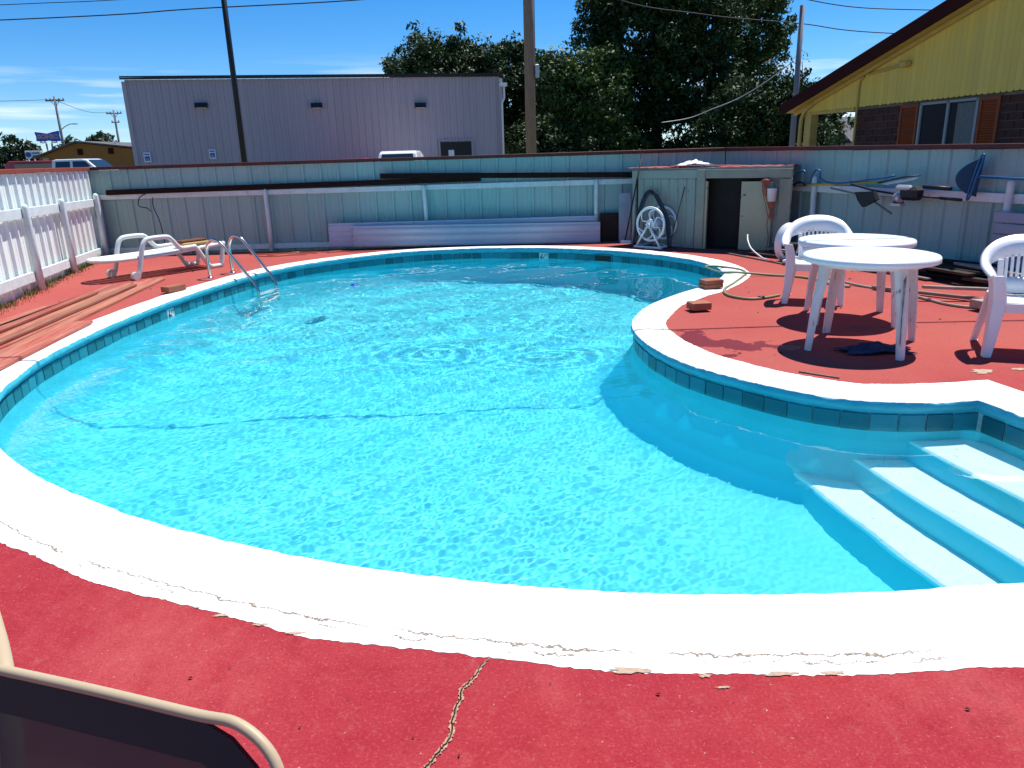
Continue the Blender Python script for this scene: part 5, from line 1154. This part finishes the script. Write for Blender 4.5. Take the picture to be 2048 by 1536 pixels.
cloth('blue_rag', 'crumpled blue rag lying in the shade under the nearest table', (2.66, 5.30, 0), .46, .2, .075, 8, mat('navy_rag', (.02, .05, .11), .9, var=.5, vscale=12), 'rag')

# ------------------------------------------------------------------ monobloc chairs
def mono_chair(x, y, rz, label):
    """faces -y before turning"""
    t = empty('plastic_chair', (x, y, 0), rz, label, 'chair', 'white plastic chairs on the deck')
    # seat
    n = 12; V = []
    for i in range(n + 1):
        u = i / n * 2 - 1
        for j in range(n + 1):
            v = j / n; wv = lerp(.245, .20, v); z = .405 - .022 * (1 - u * u) * math.sin(v * math.pi) + .012 * abs(u) ** 4 - (.03 * (1 - v / .12) ** 2 if v < .12 else 0) - .03 * v
            V.append((u * wv, -.23 + .43 * v, z))
    F = [(i * (n + 1) + j, (i + 1) * (n + 1) + j, (i + 1) * (n + 1) + j + 1, i * (n + 1) + j + 1) for i in range(n) for j in range(n)]
    so = MB().add(V, F, True).build('seat', M_RES, t); m = so.modifiers.new('thick', 'SOLIDIFY'); m.thickness = .012; m.offset = -1
    MB().add([(-.24, -.232, .38), (.24, -.232, .38), (.235, -.225, .315), (-.235, -.225, .315), (-.24, -.222, .38), (.24, -.222, .38), (.235, -.215, .315), (-.235, -.215, .315)], [(0, 1, 2, 3), (7, 6, 5, 4), (0, 4, 5, 1), (3, 2, 6, 7), (0, 3, 7, 4), (1, 5, 6, 2)]).build('seat_apron', M_RES, t)
    # one sweeping band: arm - back - arm
    top = [(-.285, -.25, .575), (-.30, -.16, .60), (-.30, -.02, .63), (-.275, .12, .685), (-.215, .215, .745), (-.11, .265, .785), (0, .28, .795), (.11, .265, .785), (.215, .215, .745), (.275, .12, .685), (.30, -.02, .63), (.30, -.16, .60), (.285, -.25, .575)]
    low = [(-.265, -.245, .535), (-.25, -.16, .565), (-.245, -.02, .585), (-.235, .11, .60), (-.19, .18, .615), (-.1, .225, .64), (0, .237, .65), (.1, .225, .64), (.19, .18, .615), (.235, .11, .60), (.245, -.02, .585), (.25, -.16, .565), (.265, -.245, .535)]
    T, Lw = spline(top, 5), spline(low, 5); nn = len(T); V = []
    for a, b_ in zip(T, Lw):
        out_ = Vector((a.x, a.y + .02, 0)); out_ = out_.normalized() if out_.length > .01 else Vector((0, 1, 0)); lip = a + out_ * .022 + Vector((0, 0, -.022))
        V += [b_, a.lerp(b_, .5) + out_ * .004, a, lip]
    F = [(i * 4 + j, (i + 1) * 4 + j, (i + 1) * 4 + j + 1, i * 4 + j + 1) for i in range(nn - 1) for j in range(3)]
    bo = MB().add(V, F, True).build('back_and_arms', M_RES, t); m = bo.modifiers.new('thick', 'SOLIDIFY'); m.thickness = .013; m.offset = 0
    # lower back panel with upright slats above it
    for k in range(9):
        u = (k - 4) / 4; xa, xb = u * .155, u * .14; ya, yb = .235 - .045 * u * u, .195 - .012 * u * u; w = .021 if abs(k - 4) < 4 else .04
        MB().beam((xa, ya, .66 - .03 * u * u), (xb, yb, .385), .010, w, up=(1, 0, 0), bev=.003).build('slat', M_RES, t)
    V = []
    for i in range(11):
        u = (i - 5) / 5; V += [(u * .15, .216 - .02 * u * u, .50), (u * .15, .195 - .012 * u * u, .385)]
    po = MB().add(V, [(2 * i, 2 * i + 2, 2 * i + 3, 2 * i + 1) for i in range(10)], True).build('lower_back', M_RES, t); m = po.modifiers.new('thick', 'SOLIDIFY'); m.thickness = .012
    # legs: angle section, front ones run on up to the arms
    for sx in (-1, 1):
        def leg(P):
            V = []
            for (x_, y_, z_, w_, dy) in P: V += [(sx * (x_ - w_), y_, z_), (sx * x_, y_, z_), (sx * (x_ + .006), y_ + dy, z_), (sx * (x_ - .008), y_ + dy, z_), (sx * (x_ - .014), y_ + .012, z_), (sx * (x_ - w_), y_ + .012, z_)]
            k = len(P); F = [(i * 6 + q, i * 6 + (q + 1) % 6, (i + 1) * 6 + (q + 1) % 6, (i + 1) * 6 + q) for i in range(k - 1) for q in range(6)] + [tuple(range(6))[::-1], tuple((k - 1) * 6 + q for q in range(6))]
            o = MB().add(V, F, False).build('leg', M_RES, t); b_ = o.modifiers.new('bevel', 'BEVEL'); b_.width = .006; b_.segments = 2
        leg([(.275, -.265, 0, .05, .055), (.265, -.25, .2, .07, .08), (.262, -.24, .4, .085, .115), (.275, -.248, .5, .08, .12), (.292, -.252, .572, .075, .13)])
        leg([(.255, .30, 0, .05, -.05), (.235, .25, .2, .06, -.06), (.215, .20, .40, .07, -.06)])
    return t
mono_chair(2.985, 7.30, math.atan2(-.93, -.36) + math.pi / 2, 'white plastic armchair behind the two round tables')
c3 = mono_chair(3.65, 5.20, math.atan2(-.93, -.35) + math.pi / 2, 'white plastic armchair cut by the right edge of the picture')

# ------------------------------------------------------------------ sling chairs right in front of the camera
M_BEI = mat('beige_powder_coat', (.46, .36, .23), .45, spec=.35, var=.25, vscale=10, var_col=(.38, .30, .19), speck=(.28, .22, .15), speck_scale=50, speck_thr=.73)
def sling_mat():
    m = bpy.data.materials.new('black_sling_mesh'); N, L = nodes_of(m); b = N['Principled BSDF']; o = N['Material Output']
    t = N.new('ShaderNodeTexCoord'); w1 = N.new('ShaderNodeTexWave'); w1.inputs['Scale'].default_value = 170; w1.bands_direction = 'X'; w2 = N.new('ShaderNodeTexWave'); w2.inputs['Scale'].default_value = 170; w2.bands_direction = 'Z'
    L.new(t.outputs['Object'], w1.inputs['Vector']); L.new(t.outputs['Object'], w2.inputs['Vector'])
    mm = N.new('ShaderNodeMath'); mm.operation = 'MULTIPLY'; L.new(w1.outputs['Fac'], mm.inputs[0]); L.new(w2.outputs['Fac'], mm.inputs[1])
    r = N.new('ShaderNodeMapRange'); r.inputs['From Min'].default_value = .45; r.inputs['From Max'].default_value = .6; r.inputs['To Max'].default_value = .14; L.new(mm.outputs[0], r.inputs['Value'])
    tr_ = N.new('ShaderNodeBsdfTransparent'); mx = N.new('ShaderNodeMixShader'); b.inputs['Base Color'].default_value = (.012, .012, .016, 1); b.inputs['Roughness'].default_value = .5
    L.new(r.outputs[0], mx.inputs[0]); L.new(b.outputs[0], mx.inputs[1]); L.new(tr_.outputs[0], mx.inputs[2]); L.new(mx.outputs[0], o.inputs['Surface']); return m
M_SLING = sling_mat(); M_HEM = mat('black_sling_hem', (.012, .012, .016), .55)
def sling_chair(x, y, rz, label):
    """faces -y before turning; origin on the deck below the middle of the top rail"""
    t = empty('sling_chair', (x, y, 0), rz, label, 'chair', 'sling chairs beside the camera')
    W, TOP = .28, .845
    def back(u, z): return (u, -.34 * (TOP - z), z)
    P = [back(-W, .36), back(-W, .5), back(-W, .72), back(-W + .004, .78), back(-W + .025, .822), back(-W + .07, .845), back(-W + .13, TOP), back(0, TOP + .001), back(W - .13, TOP), back(W - .07, .845), back(W - .025, .822), back(W - .004, .78), back(W, .72), back(W, .5), back(W, .36)]
    MB().tube(spline(P, 6), .0066, n=12).build('back_frame', M_BEI, t)
    n = 16; V = []
    for i in range(n + 1):
        u = i / n * 2 - 1
        for j in range(13):
            q = j / 12; z = lerp(.40, TOP - .004 - .07 * max(0, abs(u) - .6) ** 2 / .16, q); v = back(u * (W - .006), z); V.append((v[0], v[1] - .02 * math.sin(q * math.pi) * (1 - u * u), v[2]))
    so = MB().add(V, [(i * 13 + j, (i + 1) * 13 + j, (i + 1) * 13 + j + 1, i * 13 + j + 1) for i in range(n) for j in range(12)], True).build('back_sling', M_SLING, t)
    hem = []
    for i in range(n + 1):
        u = i / n * 2 - 1; z = TOP - .004 - .07 * max(0, abs(u) - .6) ** 2 / .16; a, b_ = back(u * (W - .008), z), back(u * (W - .008), z - .04); hem += [(a[0], a[1] - .004, a[2]), (b_[0], b_[1] - .007, b_[2])]
    MB().add(hem, [(2 * i, 2 * i + 2, 2 * i + 3, 2 * i + 1) for i in range(n)], True).build('hem', M_HEM, so)
    # seat
    V = []
    for i in range(9):
        u = (i / 8 * 2 - 1) * (W - .018)
        for j in range(9): q = j / 8; V.append((u, lerp(-.17, -.62, q), .40 - .03 * math.sin(q * math.pi)))
    MB().add(V, [(i * 9 + j, (i + 1) * 9 + j, (i + 1) * 9 + j + 1, i * 9 + j + 1) for i in range(8) for j in range(8)], True).build('seat_sling', M_SLING, t)
    for s_ in (-1, 1):
        MB().tube(spline([(s_ * W, -.15, .40), (s_ * W, -.4, .39), (s_ * W, -.62, .40), (s_ * W, -.65, .38), (s_ * W, -.66, .1), (s_ * W, -.66, 0)], 5), .0145, n=10).build('seat_frame', M_BEI, t)
        MB().tube(spline([(s_ * (W + .012), -.1, .60), (s_ * (W + .045), -.2, .625), (s_ * (W + .05), -.4, .62), (s_ * (W + .045), -.56, .60), (s_ * (W + .03), -.63, .5), (s_ * W, -.655, .36)], 5), .018, n=10, flat=.6).build('armrest', M_BEI, t)
        MB().tube(spline([(s_ * W, -.28, .39), (s_ * W, -.12, .25), (s_ * W, .02, .0)], 4), .0145, n=10).build('leg', M_BEI, t)
    MB().tube([(-W, -.05, .16), (W, -.05, .16)], .01, n=8).build('cross_bar', M_BEI, t)
    return t
sling_chair(-.52, .765, math.atan2(-.11, .34), 'beige framed chair with black mesh back in the near left corner')
sling_chair(-1.505, 1.335, .685, 'beige chair frame just showing at the left edge behind the mesh chair')

# ------------------------------------------------------------------ small stuff
def crack_strip(pts, w, z, m, name, seed):
    rg = random.Random(seed); P = spline([(x, y, z) for x, y in pts], 14); V = []; F = []
    for i, p in enumerate(P):
        d = (P[min(i + 1, len(P) - 1)] - P[max(i - 1, 0)]).normalized(); n = Vector((d.y, -d.x, 0)); j = n * (rg.uniform(-.002, .002) + .008 * noise.noise(p * 22)); t = i / (len(P) - 1)
        a = w * rg.uniform(.65, 1.2) * (.35 + .65 * min(1, 6 * t)); V += [p + j + n * a, p + j - n * a * rg.uniform(.6, 1.2)]
    F = [(2 * i, 2 * i + 1, 2 * i + 3, 2 * i + 2) for i in range(len(P) - 1)]; return MB().add(V, F).build(name, m, deck)
ck = [(-.095, 1.93), (-.12, 1.87), (-.16, 1.80), (-.175, 1.74), (-.185, 1.67), (-.19, 1.60), (-.215, 1.55), (-.245, 1.50), (-.27, 1.42), (-.33, 1.3), (-.36, 1.1), (-.45, .8)]
crack_strip(ck, .0075, .004, mat('crumbled_mortar', (.46, .30, .19), .95, var=.8, vscale=60, var_col=(.25, .13, .09)), 'crack', 1); crack_strip(ck, .0022, .0075, mat('dark_crack_core', (.03, .015, .012), .95), 'crack', 5)  # tan strip with a narrow dark core laid over it
# bare patches where the white edge paint has flaked off
M_BARE = mat('bare_concrete_patch', (.50, .36, .26), .9, var=.6, vscale=30, bump=.5, bscale=60)
def patch(cx, cy, rx, ry, seed):
    rg = random.Random(seed); n = 26; V = [(cx, cy, .0035)]
    for k in range(n): a = 2 * math.pi * k / n; r = rg.uniform(.55, 1.2); V.append((cx + rx * r * math.cos(a), cy + ry * r * math.sin(a), .0035))
    return MB().add(V, [(0, 1 + k, 1 + (k + 1) % n) for k in range(n)]).build('bare_patch', M_BARE, deck)
for i, a in enumerate([(.33, 1.855, .07, .02), (.53, 1.815, .02, .008), (.75, 1.815, .045, .013), (.9, 1.812, .04, .01), (-1.0, 2.19, .03, .007), (-.85, 2.13, .03, .007), (-.72, 2.08, .035, .008), (.57, 1.765, .025, .005), (-1.1, 2.24, .012, .005), (1.85, 4.52, .06, .02), (1.62, 4.86, .05, .02), (3.1, 4.72, .08, .06), (2.35, 4.42, .07, .02), (3.35, 4.75, .05, .03)]): patch(*a, i)
# dead leaves, twigs and paint flakes
M_TWIG = mat('dry_leaf', (.05, .02, .012), .9, objvar=.4); rg = random.Random(21); b = MB()
for k in range(130):
    if k < 25: x, y = rg.uniform(-1.6, 1.3), rg.uniform(1.0, 2.1)
    else: x, y = rg.choice([(rg.uniform(-6.3, -4.3), rg.uniform(7, 12.6)), (rg.uniform(1.5, 4.2), rg.uniform(4.8, 9.5)), (rg.uniform(-3.5, 2.0), rg.uniform(12.75, 13.0))])
    if dist_in(x, y) < .42 or inside(x, y): continue
    s = rg.uniform(.004, .012) * (.8 if k < 25 else 1.8); a = rg.uniform(0, 6.28); c, q = math.cos(a) * s, math.sin(a) * s
    b.add([(x - c, y - q, .003), (x + q * .5, y - c * .5, .003 + s * .5), (x + c, y + q, .005), (x - q * .5, y + c * .5, .003 + s * .4)], [(0, 1, 2), (0, 2, 3)])
tag(b.build('leaf_litter', M_TWIG), 'scattered dry leaf bits and twigs on the red deck', 'litter', kind='stuff')
tw = MB()
for k in range(7):
    x, y = rg.uniform(-4.4, -2.9), rg.uniform(12.25, 12.75)
    tw.tube(spline([(x, y, .012), (x + .25, y + rg.uniform(-.12, .12), .012), (x + .5, y + rg.uniform(-.15, .15), .012), (x + .8, y + rg.uniform(-.1, .1), .012)], 5), .008, n=5)
tag(tw.build('dark_cords', M_CORD), 'tangle of dark red cords on the deck behind the ladder', 'cord', kind='stuff')
tag(MB().tube([(1.93, 4.83, .006), (2.13, 4.66, .006)], .006, n=5).build('pale_stick', M_LUM2), 'thin pale stick on the deck near the coping of the steps', 'stick')
# weeds along the left fence
M_WEED = mat('dry_weed', (.16, .15, .04), .9, var=.8, vscale=5, var_col=(.07, .10, .02)); gb = MB(); dl_ = (Vector(LB) - Vector(LA)).normalized(); nl = Vector((dl_.y, -dl_.x))
for k in range(2600):
    s = rg.uniform(1.0, LD); o = abs(rg.gauss(0, .09)) + .03; p = Vector(LA) + dl_ * s + nl * o; h = rg.uniform(.02, .09) * (1.4 if noise.noise(Vector((s * 2, 0, 0))) > .1 else .6); a = rg.uniform(0, 6.28); l = h * .5
    gb.add([(p.x - .006 * math.cos(a), p.y - .006 * math.sin(a), -.03), (p.x + .006 * math.cos(a), p.y + .006 * math.sin(a), -.03), (p.x + l * math.sin(a), p.y - l * math.cos(a), h)], [(0, 1, 2)])
tag(gb.build('weeds', M_WEED), 'dry weeds growing along the foot of the left fence', 'weeds', kind='stuff')
# everything that stands in the water takes the refracted sun
for root in (lad, dn, sk):
    for ch in root.children: ch.cycles.is_caustics_receiver = True
